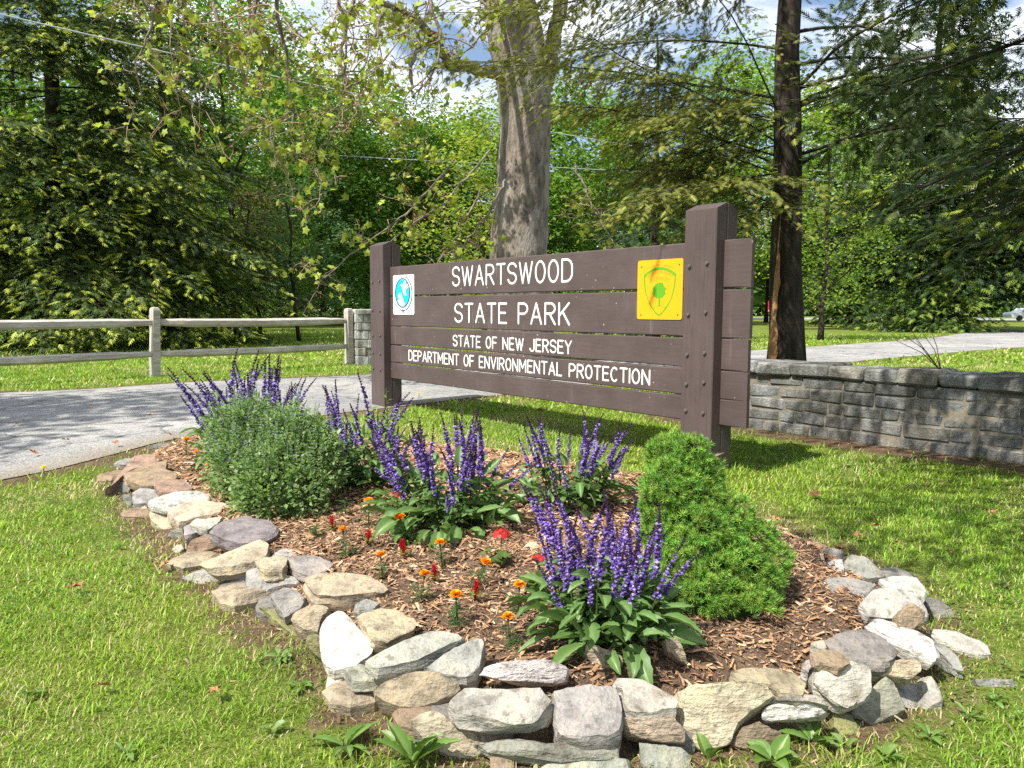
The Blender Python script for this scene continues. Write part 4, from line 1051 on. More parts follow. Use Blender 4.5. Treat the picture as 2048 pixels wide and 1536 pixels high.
def dwarf_spruce():
    rng = np.random.default_rng(62)
    lobes = lobes_px([(1362, 925, 2.47, .085), (1395, 965, 2.45, .085), (1342, 985, 2.42, .08), (1400, 1020, 2.4, .10), (1345, 1060, 2.38, .09), (1432, 1070, 2.38, .10), (1390, 1110, 2.33, .12), (1475, 1110, 2.38, .09), (1360, 1160, 2.3, .095), (1440, 1150, 2.3, .12), (1500, 1150, 2.35, .08), (1475, 1190, 2.28, .11), (1400, 1205, 2.26, .11), (1515, 1190, 2.36, .07), (1440, 1225, 2.24, .09)])
    b = bedpt(1430, 1255); root = thing('dwarf_spruce', 'dense bright green dwarf spruce shrub leaning beside the near sign post', 'shrub', b)
    big = list(lobes); sub, sd_ = lobe_points(lobes, 260, rng, .05)
    for p_, q_ in list(zip(sub, sd_))[:64]: lobes.append((*(p_ - q_ * .012), rng.uniform(.035, .062)))
    P, d = lobe_points(lobes, 25000, rng, .10); ok = P[:, 2] > b[2] + .03; P, d = P[ok], d[ok]; n = len(P)
    nd = 15; k = np.arange(nd)
    tv = []; tf = []
    for j in range(nd):
        a = j * 2.4; t = j / nd; e = .35 + .9 * t
        dv = np.array((math.cos(a) * math.cos(e), math.sin(a) * math.cos(e), math.sin(e))); o = np.array((0, 0, .35 * t)); sd = np.cross(dv, (0, 0, 1.0)); sd = sd / np.linalg.norm(sd) * .062
        i0 = len(tv); tv += [o - sd, o + sd, o + dv * .75]; tf.append((i0, i0 + 1, i0 + 2))
    tv = np.array(tv)[:, [2, 0, 1]]      # shoot axis along x
    lumps = np.sin(P[:, 0] * 38 + 2 * np.sin(P[:, 2] * 30)) * np.cos(P[:, 2] * 33 + P[:, 1] * 21)
    P = P + d * (lumps * .012 + rng.normal(0, .006, n))[:, None]
    ax = d + np.array((0, 0, .45)) + rng.normal(0, .35, (n, 3)); s = rng.uniform(.017, .028, n)
    c = np.array((.150, .300, .046)) * rng.uniform(.65, 1.3, (n, 1)) * (1 + .18 * lumps[:, None]); c[:, 0] *= rng.uniform(.8, 1.4, n)
    V, F, T = stamp(tv, [np.array(tf)], P, frames_from(ax, rng.normal(0, 1, (n, 3)), s), c)
    T = T.reshape(n, nd, 3, 3); T[:, :, 2] *= 1.25; T = T.reshape(-1, 3)
    ob('needles', npmesh('needles', V, F, T), M['needle'], root, True, kind='stuff')
    mb = MB()  # added dark core balls stop see-through and read as dark gaps; twigs follow
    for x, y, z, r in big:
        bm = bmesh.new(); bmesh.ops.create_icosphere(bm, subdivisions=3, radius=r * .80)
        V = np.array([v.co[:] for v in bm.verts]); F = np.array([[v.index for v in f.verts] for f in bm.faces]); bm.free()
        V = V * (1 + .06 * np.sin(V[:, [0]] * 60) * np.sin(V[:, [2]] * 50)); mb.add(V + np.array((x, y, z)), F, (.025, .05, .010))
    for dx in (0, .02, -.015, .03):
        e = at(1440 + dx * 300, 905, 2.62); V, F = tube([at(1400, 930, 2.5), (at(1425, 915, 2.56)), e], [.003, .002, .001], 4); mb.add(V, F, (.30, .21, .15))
    ob('core_and_twigs', mb.mesh('core_and_twigs'), M['wood'], root, True, kind='stuff')
dwarf_spruce()

# ---- small bedding plants
def ferny(rng, h=.05, n=16, L=.035, col=(.055, .13, .035)):
    mb = MB()
    for i in range(n):
        a = rng.uniform(0, 6.28); z = rng.uniform(.1, 1) * h; d = np.array((math.cos(a), math.sin(a), rng.uniform(-.1, .5))); sd = np.array((-math.sin(a), math.cos(a), 0)); p = np.array((0, 0, z)); l = L * rng.uniform(.7, 1.2)
        for t in np.linspace(.25, .95, 4):
            for sg in (-1, 1):
                q = p + d * l * t - np.array((0, 0, .25 * l * t * t)); e = q + (sd * sg * .3 + d * .28) * l * (1.15 - t * .5); w = d * l * .075
                mb.add([q - w, q + w, e + w * .6, e - w * .3], np.array([[0, 1, 2, 3]]), np.array(col) * rng.uniform(.8, 1.3))
    V, F = tube([(0, 0, -.01), (.002, 0, h * 1.0)], [.003, .002], 5); mb.add(V, F, np.array(col) * 1.2)
    return mb
def ruffle(mb, c, r, rng, cols, n=46):
    for i in range(n):
        t = i / n; a = i * 2.4; rr = r * (1 - t * .75); z = r * .55 * t; d = np.array((math.cos(a), math.sin(a), .15 + t * .8)); sd = np.array((-math.sin(a), math.cos(a), 0)); p = np.array(c) + np.array((0, 0, z))
        e = p + d * rr; w = sd * r * .34
        col = np.array(cols[rng.integers(len(cols))]); rim = np.array(cols[0])
        mb.add([p, e - w * .9 + rng.normal(0, r * .05, 3), e + d * r * .12, e + w * .9 + rng.normal(0, r * .05, 3)], np.array([[0, 1, 2, 3]]), np.stack([col, rim, rim * 1.05, rim]))
MG_F, MG_L, CE_F, CE_L, GE_F, GE_L = [], [], [], [], [], []
for k in range(4):
    r = np.random.default_rng(400 + k)
    m_ = ferny(r, .055, 17, .036).mesh('foliage'); m_.materials.append(M['leaf']); MG_L.append(m_)
    mb = MB(); V, F = tube([(0, 0, .03), (.003, .002, .085)], [.0018, .0022], 5); mb.add(V, F, (.08, .13, .04))
    V, F = tube([(.003, .002, .076), (.003, .002, .09)], [.003, .005], 6); mb.add(V, F, (.08, .13, .04))
    ruffle(mb, (.003, .002, .088), .019, r, [(.88, .36, .008), (.80, .15, .004), (.85, .24, .005)], 44)
    m_ = mb.mesh('flower'); m_.materials.append(M['petal']); MG_F.append(m_)
    mb = MB()
    for i in range(8):
        a = i * 2.4; l = r.uniform(.022, .034); d = np.array((math.cos(a), math.sin(a), r.uniform(.2, .7))); sd = np.array((-math.sin(a), math.cos(a), 0)); p = np.array((0, 0, .006 + .003 * i))
        mb.add([p, p + d * l * .5 + sd * l * .28, p + d * l, p + d * l * .5 - sd * l * .28], np.array([[0, 1, 2, 3]]), (.20, .27, .05))
    m_ = mb.mesh('foliage'); m_.materials.append(M['leaf']); CE_L.append(m_)
    mb = MB()
    for i in range(60):
        t = i / 60; a = i * 2.4; rr = .011 * (1 - t) ** .7 + .001; p = np.array((math.cos(a) * rr, math.sin(a) * rr, .028 + .036 * t)); d = np.array((math.cos(a), math.sin(a), 1.2)); sd = np.array((-math.sin(a), math.cos(a), 0))
        mb.add([p - sd * .003, p + sd * .003, p + d * .006], np.array([[0, 1, 2]]), np.array((.46, .008, .02)) * r.uniform(.7, 1.3))
    V, F = tube([(0, 0, 0), (0, 0, .05)], [.0025, .006], 6); mb.add(V, F, (.3, .01, .02))
    m_ = mb.mesh('flower'); m_.materials.append(M['petal']); CE_F.append(m_)
    mb = MB()
    for i in range(15):
        a = r.uniform(0, 6.28); q = r.uniform(.008, .05); s = r.uniform(.016, .026); p = np.array((math.cos(a) * q, math.sin(a) * q, r.uniform(.015, .06))); nn = np.array((math.cos(a) * .5, math.sin(a) * .5, 1)); e1 = unit(np.cross(nn, (0, 1, .1))); e2 = unit(np.cross(nn, e1))
        ring_ = [p + (e1 * math.cos(t) + e2 * math.sin(t)) * s * (.85 + .15 * math.cos(5 * t)) + unit(nn) * s * .2 for t in np.linspace(.4, 6.0, 12)]
        mb.add([p] + ring_, np.array([[0, j + 1, j + 2] for j in range(11)]), np.array((.10, .17, .035)) * r.uniform(.7, 1.25))
        V, F = tube([(0, 0, 0), p], [.0018, .0012], 3, cap=False); mb.add(V, F, (.1, .14, .04))
    m_ = mb.mesh('foliage'); m_.materials.append(M['leaf']); GE_L.append(m_)
    mb = MB(); V, F = tube([(0, 0, 0), (.004, 0, .10)], [.002, .002], 5); mb.add(V, F, (.12, .15, .05))
    for i in range(20):
        dv = unit(r.normal(0, 1, 3)); dv[2] = abs(dv[2]) * .7; p = np.array((.004, 0, .10)) + dv * .026
        e1 = unit(np.cross(dv, (0, 1, .3))); e2 = np.cross(dv, e1)
        for q in range(5):
            t = q * 1.257; d = e1 * math.cos(t) + e2 * math.sin(t); sd = e1 * -math.sin(t) + e2 * math.cos(t)
            mb.add([p, p + d * .007 + sd * .004, p + d * .0105, p + d * .007 - sd * .004], np.array([[0, 1, 2, 3]]), np.array((.72, .055, .06)) * r.uniform(.75, 1.15))
    m_ = mb.mesh('flower'); m_.materials.append(M['petal']); GE_F.append(m_)
def small_plant(name, label, cat, group, px, py, leafm, flowm, sc_=1.0, fs=1.0, extra=None):
    b = bedpt(px, py); root = thing(name, label, cat, b, group, rz=random.uniform(0, 6.28)); root.scale = (sc_,) * 3
    k = random.randrange(4)
    for nm, lst, s in (('foliage', leafm, 1), ('flower', flowm, fs)):
        if lst is None: continue
        o = bpy.data.objects.new(nm, lst[k]); COL.objects.link(o); o.parent = root; o.scale = (s,) * 3
        if nm == 'flower': o.rotation_euler = (random.gauss(0, .12), random.gauss(0, .12), 0)
    return root
for px, py, s in ((738, 1056, 1.15), (691, 1110, 1.05), (811, 1085, 1.2), (884, 1132, 1.0), (764, 1155, .85), (842, 1202, .95), (914, 1252, 1.05), (956, 1174, 1.0), (1036, 1226, .95), (1019, 1292, .9)):
    small_plant('marigold', 'orange marigold seedling planted in the open mulch among red celosias', 'flower', 'orange marigolds in the mulch', px, py, MG_L, MG_F, s)
for px, py, s in ((372, 912, 1.15), (392, 938, 1.1), (412, 962, 1.0)):
    small_plant('marigold', 'orange marigold beside the catmint at the stone corner by the drive', 'flower', 'orange marigolds by the corner', px, py, MG_L, MG_F, s)
for px, py, s in ((633, 1078, 1.0), (690, 1033, 1.1)):
    small_plant('marigold', 'marigold seedling without an open flower beside the catmint', 'flower', 'unopened marigolds', px, py, MG_L, None, s)
for px, py, s in ((664, 1062, 1.0), (735, 1084, 1.0), (809, 1118, 1.1), (870, 1168, .95), (949, 1204, 1.0)):
    small_plant('celosia', 'low red celosia plume with yellow green leaves in the mulch', 'flower', 'red celosias in the mulch', px, py, CE_L, CE_F, s)
small_plant('geranium', 'coral red geranium in the open mulch before the middle salvia', 'flower', None, 1000, 1128, GE_L, GE_F, 1.0, 1.05)
small_plant('geranium', 'coral red geranium half hidden behind the middle salvia leaves', 'flower', None, 792, 1034, GE_L, GE_F, .95)
small_plant('geranium', 'coral red geranium tucked behind the front salvia spikes', 'flower', None, 1076, 1176, GE_L, GE_F, .95)
small_plant('geranium', 'geranium without flowers between catmint and middle salvia', 'flower', None, 752, 1010, GE_L, None, 1.0)
# cut bulb stubs
st_root = thing('cut_bulb_plant', 'row of cut pale green bulb leaf stubs in the mulch', 'plant', bedpt(843, 1092))
for k in range(9):
    b = bedpt(822 + k * 9 + random.uniform(-4, 4), 1092 + random.uniform(-7, 6))
    V, F = tube([b - np.array((0, 0, .01)), b + np.array((random.gauss(0, .008), random.gauss(0, .008), random.uniform(.02, .04)))], [.005, .004], 5)
    ob('leaf_stub', npmesh('leaf_stub', V, F, (.22, .30, .06)), M['leaf'], st_root, True)

# ------------------------------------------------------------------ trees
def pinnate(pairs, w=.16, ang=50):
    tv, tf = [], []
    for i in range(pairs):
        t = .12 + .75 * i / pairs; l = .5 * (1 - .65 * t)
        for sg in (-1, 1):
            a = rad(ang); d = np.array((math.cos(a), sg * math.sin(a), 0)); o = np.array((t, 0, 0)); k = len(tv)
            tv += [o + np.array((-w * .45, 0, 0)), o + np.array((w * .45, 0, 0)), o + d * l + np.array((0, 0, -.06))]; tf.append((k, k + 1, k + 2) if sg > 0 else (k + 1, k, k + 2))
    k = len(tv); tv += [(.5, -w * .4, 0), (.5, w * .4, 0), (1.05, 0, -.08)]; tf.append((k, k + 2, k + 1))
    return np.array(tv, float), [np.array(tf)]
SPRAY_FAR, SPRAY_MID = pinnate(3, .22), pinnate(5, .15)

def trunk_mesh(mb, base, top, r0, r1, rng, n=14, sides=14, wob=.03, flare=.35, tint=(1, 1, 1), lean=None):
    t = np.linspace(0, 1, n); b, e = np.array(base, float), np.array(top, float)
    P = b + (e - b) * t[:, None]; w = np.cumsum(rng.normal(0, wob, (n, 2)), 0); w -= w[0]; P[:, :2] += w
    r = r0 + (r1 - r0) * t; r = r * (1 + flare * np.exp(-t * np.linalg.norm(e - b) / .5))
    V, F = tube(P, r, sides, .035, rng); mb.add(V, F, tint); return P, r

def hemlock(name, label, loc, H, R, zlow, nb, seed, spray, tpl, dark, tip, tip_p=.3, droop=.32, az=None, twig_gap=.13, trunk_r=.25, up=.12, thin=1.0, group=None, mat='hem', top_pow=.85, trunk_lean=(0, 0), noise_el=.25, prune=None, lpow=1.0, rfun=None, thick=.007, wig_=.035):
    rng = np.random.default_rng(seed); loc = np.array(loc, float)
    root = thing(name, label, 'tree', loc, group)
    mb = MB(); P, rr = trunk_mesh(mb, loc - np.array((0, 0, .1)), loc + np.array((trunk_lean[0], trunk_lean[1], H)), trunk_r, .03, rng)
    pos, dr, sz, tp = [], [], [], []
    for i in range(nb):
        u = (i + rng.random()) / nb; z = zlow + (H - zlow) * u ** lpow * .97
        L = (R * (1 - u ** lpow) ** top_pow + .25) * rng.uniform(.7, 1.12)
        if rfun: L = rfun(z) * rng.uniform(.7, 1.12)
        a = rng.uniform(0, 2 * np.pi) if az is None else rng.uniform(*az)
        d = np.array((math.cos(a), math.sin(a))); k = 9; t = np.linspace(0, 1, k)
        el = up + rng.normal(0, noise_el * .4)
        cx = np.interp(z, P[:, 2], P[:, 0]); cy = np.interp(z, P[:, 2], P[:, 1])
        wig = np.cumsum(rng.normal(0, wig_ * L / k * 3, (k, 2)), 0)
        B = np.stack([cx + d[0] * L * t + wig[:, 0] * t, cy + d[1] * L * t + wig[:, 1] * t, z + L * (el * t - droop * t ** 2) + np.cumsum(rng.normal(0, wig_ * .18 * L, k)) * t], 1)
        if prune is not None and prune(B[-1], B[k // 2]): continue
        V, F = tube(B, np.linspace(.004 + thick * L, .003, k), 5, cap=False); mb.add(V, F, (1, 1, 1))
        nt = max(4, int(L / twig_gap))
        for j in range(nt):
            q = .10 + .90 * (j + rng.random() * .6) / nt; q = min(q, 1)
            p0 = np.array([np.interp(q, t, B[:, c]) for c in range(3)])
            for sg in (-1, 1):
                if rng.random() > thin: continue
                an = a + sg * rad(62 - 30 * q) + rng.normal(0, .12); tl = (.42 * L * (1 - q) ** .8 + .18 * min(1, L)) * rng.uniform(.6, 1.15)
                m = max(2, int(tl / (spray * .42))); s = np.linspace(.12, 1, m)
                dz = -rng.uniform(.12, .5)
                td = np.array((math.cos(an), math.sin(an), .05))
                Q = p0 + td * (tl * s)[:, None] + np.array((0, 0, 1)) * (dz * tl * s ** 2)[:, None]
                if rng.random() < .35:
                    V, F = tube([p0, (p0 + Q[-1]) / 2 + np.array((0, 0, .02)), Q[-1]], [.006, .004, .002], 3, cap=False); mb.add(V, F, (1.2, 1.15, 1.1))
                pos.append(Q); dd = np.tile(td + np.array((0, 0, dz)), (m, 1)) + np.stack([s * 0, s * 0, dz * s], 1); dr.append(dd)
                f = np.clip((s - .55) / .45, 0, 1) * (.35 + .65 * q); tp.append(f); sz.append(np.full(m, spray) * rng.uniform(.75, 1.2, m))
    pos, dr, sz, tp = np.concatenate(pos), np.concatenate(dr), np.concatenate(sz), np.concatenate(tp)
    n = len(pos); an = rng.normal(0, .55, n); c_, s_ = np.cos(an), np.sin(an)
    dr = np.stack([dr[:, 0] * c_ - dr[:, 1] * s_, dr[:, 0] * s_ + dr[:, 1] * c_, dr[:, 2] + rng.normal(0, .22, n)], 1)
    nr = np.array((0, 0, 1)) + rng.normal(0, .33, (n, 3)); pos = pos + rng.normal(0, spray * .18, (n, 3))
    f = ((rng.random(n) < tip_p * 2.2 * tp) & (tp > .25))[:, None]
    col = np.where(f, np.array(tip), np.array(dark)) * rng.uniform(.75, 1.25, (n, 1))
    V, F, T = stamp(tpl[0], tpl[1], pos, frames_from(dr, nr, sz), col)
    ob('trunk', mb.mesh('trunk', True), M[mat], root, True)
    ob('crown', npmesh('crown', V, F, T), M['needle'], root, True, kind='stuff')
    return root

RH = np.array([(0, 0, 0), (.5, .32, .06), (1, 0, -.08), (.5, -.32, .06)], float)
def leafy(name, label, loc, H, R, seed, nleaf=9000, size=.16, col=(.09, .17, .025), zbase=None, lobes=11, group=None, trunk_r=.16, cat='tree', mat='hem', squash=1.0, per=70, spread=.42, limbs=9):
    rng = np.random.default_rng(seed); loc = np.array(loc, float); zb = H * .22 if zbase is None else zbase
    root = thing(name, label, cat, loc, group); mb = MB()
    P, rr = trunk_mesh(mb, loc - np.array((0, 0, .1)), loc + np.array((rng.normal(0, .3), rng.normal(0, .3), H * .9)), trunk_r, .03, rng, 12, 8, .06)
    L = []
    for i in range(lobes):
        u = (i + .5) / lobes; z = zb + (H - zb) * u; q = R * (math.sin(math.pi * min(.97, .18 + .8 * u)) ** .6) * rng.uniform(.35, .8); a = i * 2.4 + rng.normal(0, .4)
        L.append((loc[0] + q * math.cos(a), loc[1] + q * math.sin(a), z, R * rng.uniform(.34, .56)))
    for (x, y, z, r) in L[:limbs]:
        zs = max(zb * .6, z - r * 1.3); s = np.array((np.interp(zs, P[:, 2], P[:, 0]), np.interp(zs, P[:, 2], P[:, 1]), zs)); e = np.array((x, y, z))
        V, F = tube([s, s * .5 + e * .5 + np.array((0, 0, .2 * r)) + rng.normal(0, .1 * r, 3), e], [trunk_r * .35, trunk_r * .22, .015], 5, cap=False); mb.add(V, F, (1.3, 1.25, 1.2))
    L = np.array(L); nc = max(6, nleaf // per); w = L[:, 3] ** 2; k = rng.choice(len(L), nc, p=w / w.sum())
    d = unit(rng.normal(0, 1, (nc, 3))); cc = L[k, :3] + d * (L[k, 3] * rng.uniform(.55, 1.05, nc))[:, None] * np.array((1, 1, squash))
    ct = np.array(col) * rng.uniform(.7, 1.3, (nc, 1)); ct[:, 0] *= rng.uniform(.8, 1.3, nc)
    pos = np.repeat(cc, per, 0) + rng.normal(0, 1, (nc * per, 3)) * np.array((1, 1, .55)) * (R * spread * .33)
    n = len(pos); ct = np.repeat(ct, per, 0) * rng.uniform(.85, 1.15, (n, 1))
    an = rng.uniform(0, 6.28, n); dd = np.stack([np.cos(an), np.sin(an), rng.normal(-.15, .4, n)], 1); nr = np.array((0, -.25, 1)) + rng.normal(0, .55, (n, 3))
    ok = pos[:, 2] > .05; pos, dd, nr, ct = pos[ok], dd[ok], nr[ok], ct[ok]; n = len(pos)
    V, F, T = stamp(RH, [np.array([[0, 3, 2, 1]])], pos, frames_from(dd, nr, size * rng.uniform(.6, 1.25, n)), ct)
    ob('trunk', mb.mesh('trunk', True), M[mat], root, True)
    ob('crown', npmesh('crown', V, F, T), M['leaf'], root, True, kind='stuff')
    return root
def gx_(px, Y): return (px - 1024) / FPX * Y

# broadleaf trees of the woods behind the lawn
gw = 'broadleaf trees of the woods behind the lawn'
WOODS = [(470, 31, 13.5, 3.8), (560, 36, 12.5, 4), (650, 34, 10.0, 3.4), (735, 39, 11.5, 4), (820, 36, 9.6, 3.4), (905, 41, 11.0, 4), (990, 44, 11, 3.8), (600, 45, 13.5, 4.6), (1120, 40, 11.5, 3.8), (1210, 46, 13, 4.4),
         (380, 41, 19, 5), (240, 39, 20, 5), (70, 37, 20, 5), (1440, 40, 13.5, 4.2), (1530, 47, 14.5, 4.6), (1650, 44, 13, 4.2), (1745, 50, 14, 4.8), (1880, 56, 15, 5)]
for k, (px, Y, H, R) in enumerate(WOODS):
    if px > 540: Y, H, R = Y * 1.42, 1 + (H - 1) * 1.42, R * 1.42
    c = [(.13, .25, .036), (.18, .30, .042), (.095, .195, .036), (.21, .32, .046)][k % 4]
    lab = 'tall leafy broadleaf tree rising behind the huge dark hemlock' if px < 450 else 'leafy green woodland tree between the hemlocks and the great sycamore' if px < 1000 else \
        'leafy green woodland tree between the sycamore and the drooping spruce' if px < 1300 else 'leafy green woodland tree seen past the trunk of the stripped hemlock'
    leafy('woodland_tree', lab, (gx_(px, Y), Y, 0), H, R, 500 + k, 10000, .26 * Y / 38, c, None, 16, gw, .17)
# brighter young trees
leafy('young_tree', 'slim bright yellow green young tree rising beside the great sycamore trunk', (gx_(968, 20), 20, 0), 6.0, 1.9, 560, 5200, .105, (.22, .30, .034), .9, 12, None, .07, per=45)
leafy('young_tree', 'bright green young maple behind the hemlock with the stripped bark', (gx_(1640, 27), 27, 0), 7.4, 2.6, 561, 6500, .13, (.17, .28, .034), 1.6, 12, None, .1, per=50)
leafy('young_tree', 'dull bluish green young tree at the edge of the woods', (gx_(600, 24), 24, 0), 4.6, 1.5, 562, 4200, .11, (.085, .155, .065), 1.4, 9, None, .06, per=45)
leafy('young_tree', 'reddish brown leaved sapling in the shade of the woods', (gx_(520, 25), 25, 0), 5.0, 1.5, 563, 4000, .11, (.10, .085, .035), 1.0, 9, None, .06, per=45)
leafy('unseen_shade_tree', 'unseen broadleaf tree added beside the drive to throw shade across the asphalt', (-9.6, 3.2, 0), 9.0, 2.6, 565, 6000, .2, (.11, .21, .03), 4.0, 10, None, .2, per=60)  # stands out of view, added so that its shade falls on the drive
# shrubs along the wood edge
gs = 'shrubs along the foot of the woods'
for k, (px, Y, H, R) in enumerate([(20, 19, 1.7, 1.5), (125, 19.5, 1.9, 1.6), (230, 20, 2.1, 1.7), (325, 21, 2.0, 1.6), (415, 23, 2.3, 1.8), (500, 36, 3.2, 2.6), (590, 48, 4.2, 3.2), (690, 52, 4.6, 3.3), (790, 54, 4.6, 3.4), (890, 54, 4.4, 3.3), (1130, 54, 4.6, 3.5), (1240, 54, 4.4, 3.3)]):
    leafy('shrub', 'low leafy green shrub under the huge hemlock behind the rail fence' if px < 450 else 'leafy green shrub at the foot of the woods across the deep lawn', (gx_(px, Y), Y, 0), H, R, 600 + k, 4200, .085 * Y / 21, [(.165, .29, .04), (.13, .245, .04), (.205, .32, .046)][k % 3], .25, 9, gs, .03, 'shrub', per=40, limbs=6)
# the far wood that closes the view
rng = np.random.default_rng(700); n = 64000
px = rng.uniform(-300, 2400, n); Yf = np.where(px < 1480, rng.uniform(88, 104, n), rng.uniform(150, 175, n)); sk = Yf / 62
top = np.where(px < 500, 16.5, 11.5) + 2.2 * np.sin(px * .011) + 1.4 * np.sin(px * .037)
z = rng.uniform(0, 1, n) ** .8 * top * np.where(px < 1480, 1.5, 1.35)
dd = unit(rng.normal(0, 1, (n, 3))); nr = np.array((0, -.5, 1)) + rng.normal(0, .5, (n, 3)); cl = np.array((.10, .19, .034)) * (rng.uniform(.6, 1.3, (n, 1)) * (1 + .25 * np.sin(px * .05)[:, None]))
V, F, T = stamp(RH, [np.array([[0, 3, 2, 1]])], np.stack([gx_(px, Yf), Yf, z], 1), frames_from(dd, nr, .72 * sk * rng.uniform(.5, 1.3, n)), cl)
tag(ob('forest', npmesh('forest', V, F, T), M['leaf']), 'far leafy woods closing the view behind the trees', 'forest', kind='stuff')

# conifers
DK, TP = (.024, .046, .018), (.17, .21, .030)
hemlock('hemlock_tree', 'huge dark hemlock with yellow green tips beyond the rail fence', (gx_(120, 21), 21, 0), 16.5, 5.8, 1.1, 190, 31, .21, SPRAY_FAR, (.075, .118, .032), (.30, .35, .042), .46, .36, (rad(-180), rad(62)), .165, .28, lpow=1.6, prune=lambda e, m: e[2] > 10.2)
hemlock('hemlock_tree', 'shaded dark hemlock behind the huge one, edging the woods', (gx_(345, 27), 27, 0), 15, 4.2, 2.2, 74, 32, .32, SPRAY_MID, (.048, .078, .026), (.15, .19, .035), .2, .42, (rad(-180), rad(60)), .22, .22, lpow=1.3, prune=lambda e, m: e[2] > 13)
hemlock('spruce_tree', 'dark drooping spruce standing behind the middle of the sign', (gx_(1305, 25), 25, 0), 9.5, 2.9, .6, 62, 33, .30, SPRAY_MID, (.022, .048, .018), (.05, .10, .025), .2, .75, None, .23, .2, -.05)
hemlock('hemlock_tree', 'broad dark hemlock with drooping boughs across the far drive', (gx_(1840, 43), 43, 0), 23, 7.6, 2.6, 165, 34, .56, SPRAY_FAR, (.022, .044, .013), (.12, .175, .026), .24, .42, (rad(150), rad(380)), .31, .4, lpow=.95)
hemlock('hemlock_tree', 'dark hemlock at the edge of the far lawn by the car park', (gx_(2110, 40), 40, 0), 20, 6.6, 3.0, 110, 35, .50, SPRAY_FAR, (.030, .058, .017), (.15, .21, .03), .22, .42, None, .33, .4, lpow=1.2)
hemlock('young_spruce', 'small light green spruce with boughs sweeping the far lawn', (gx_(1860, 39), 39, 0), 5.0, 3.3, .2, 60, 36, .40, SPRAY_MID, (.065, .12, .026), (.21, .29, .042), .45, .32, None, .27, .12, .1)
hemlock('young_spruce', 'small dark spruce standing low beside the light green one', (gx_(1700, 50), 50, 0), 5.0, 3.6, .3, 46, 37, .46, SPRAY_MID, (.06, .115, .026), (.19, .27, .04), .4, .3, None, .3, .12, .1)
# hemlock with the stripped trunk, boughs reaching left over the sign
def stripped_hemlock():
    Y = 9.2; b = np.array((gx_(1576, Y), Y, 0))
    hemlock('hemlock_tree', 'dark trunked hemlock with a strip of bare orange wood standing behind the low wall', b, 10.5, 5.2, 2.15, 94, 41, .10, SPRAY_MID, (.145, .16, .032), (.25, .26, .042), .42, .15, (rad(128), rad(232)), .13, .205, .08, .85, lpow=1.6, trunk_lean=(-.1, 0), top_pow=.5, noise_el=.9, thick=.0032, wig_=.09, rfun=lambda z: 2.7 if z < 3.4 else 5.4 * (1 - (z - 3.4) / 12),
            prune=lambda e, m: e[2] > 6.0 or (e[0] - 1.086) * -.785 + (e[1] - 5.0) * -.619 > -.7 or any(q[0] / q[1] < .09 and (q[2] - 1) / q[1] < .20 for q in (e, m)))
    root = [o for o in COL.objects if o.name.startswith('hemlock_tree') and 'orange' in o.get('label', '')][0]
    # boughs on the far and right side
    rng = np.random.default_rng(42); mb = MB(); pos, dr = [], []
    for i in range(8):
        a = rng.uniform(rad(-75), rad(60)); z = rng.uniform(2.2, 4.8); L = rng.uniform(1.4, 3.0); t = np.linspace(0, 1, 8); el = rng.uniform(.15, .5)
        B = np.stack([b[0] + math.cos(a) * L * t, b[1] + math.sin(a) * L * t, z + L * (el * t - .25 * t ** 2)], 1); B[1:] += np.cumsum(rng.normal(0, .02, (7, 3)), 0)
        V, F = tube(B, np.linspace(.022, .005, 8), 5, cap=False); mb.add(V, F)
        for j in range(60):
            q = rng.uniform(.3, 1); p = np.array([np.interp(q, t, B[:, c]) for c in range(3)]); e = rng.normal(0, .22, 3); e[2] -= .12
            m = 6; s = np.linspace(.2, 1, m)[:, None]; pos.append(p + e * s * 1.5); dr.append(np.tile(e, (m, 1)))
    pos, dr = np.concatenate(pos), np.concatenate(dr); n = len(pos)
    V, F, T = stamp(SPRAY_MID[0], SPRAY_MID[1], pos, frames_from(dr + rng.normal(0, .1, dr.shape), np.array((0, 0, 1)) + rng.normal(0, .4, (n, 3)), rng.uniform(.1, .17, n)), np.array((.05, .075, .02)) * rng.uniform(.7, 1.5, (n, 1)))
    ob('bough', npmesh('bough', V, F, T), M['needle'], root, True, kind='stuff')
    ob('limbs', mb.mesh('limbs', True), M['hem'], root, True, kind='stuff')
    # bare strip on the left side of the trunk
    zs = np.linspace(0, 2.35, 24); V = []
    for k, z in enumerate(zs):
        r = (.205 + (.03 - .205) * (z + .1) / 11.1) * (1 + .35 * math.exp(-(z + .1) / .5)) + .016
        cx = b[0] - .1 * z / 11; w = (.33 - .07 * math.sin(k * .8) - .05 * math.sin(k * 2.3) - .08 * (z / 2.35)) * (1 if z < 2.1 else max(.08, (2.35 - z) / .25)); mid = rad(199)
        for q in np.linspace(-w, w, 6): V.append((cx + r * math.cos(mid + q) * (1 - .06 * abs(q)), b[1] + r * math.sin(mid + q), z))
    i = (np.arange(23)[:, None] * 6 + np.arange(5)[None]).ravel()
    ob('bare_wood_strip', npmesh('bare_wood_strip', V, np.stack([i, i + 1, i + 7, i + 6], 1), smooth=True), M['strip'], root, True, label='strip of bare orange wood')
stripped_hemlock()
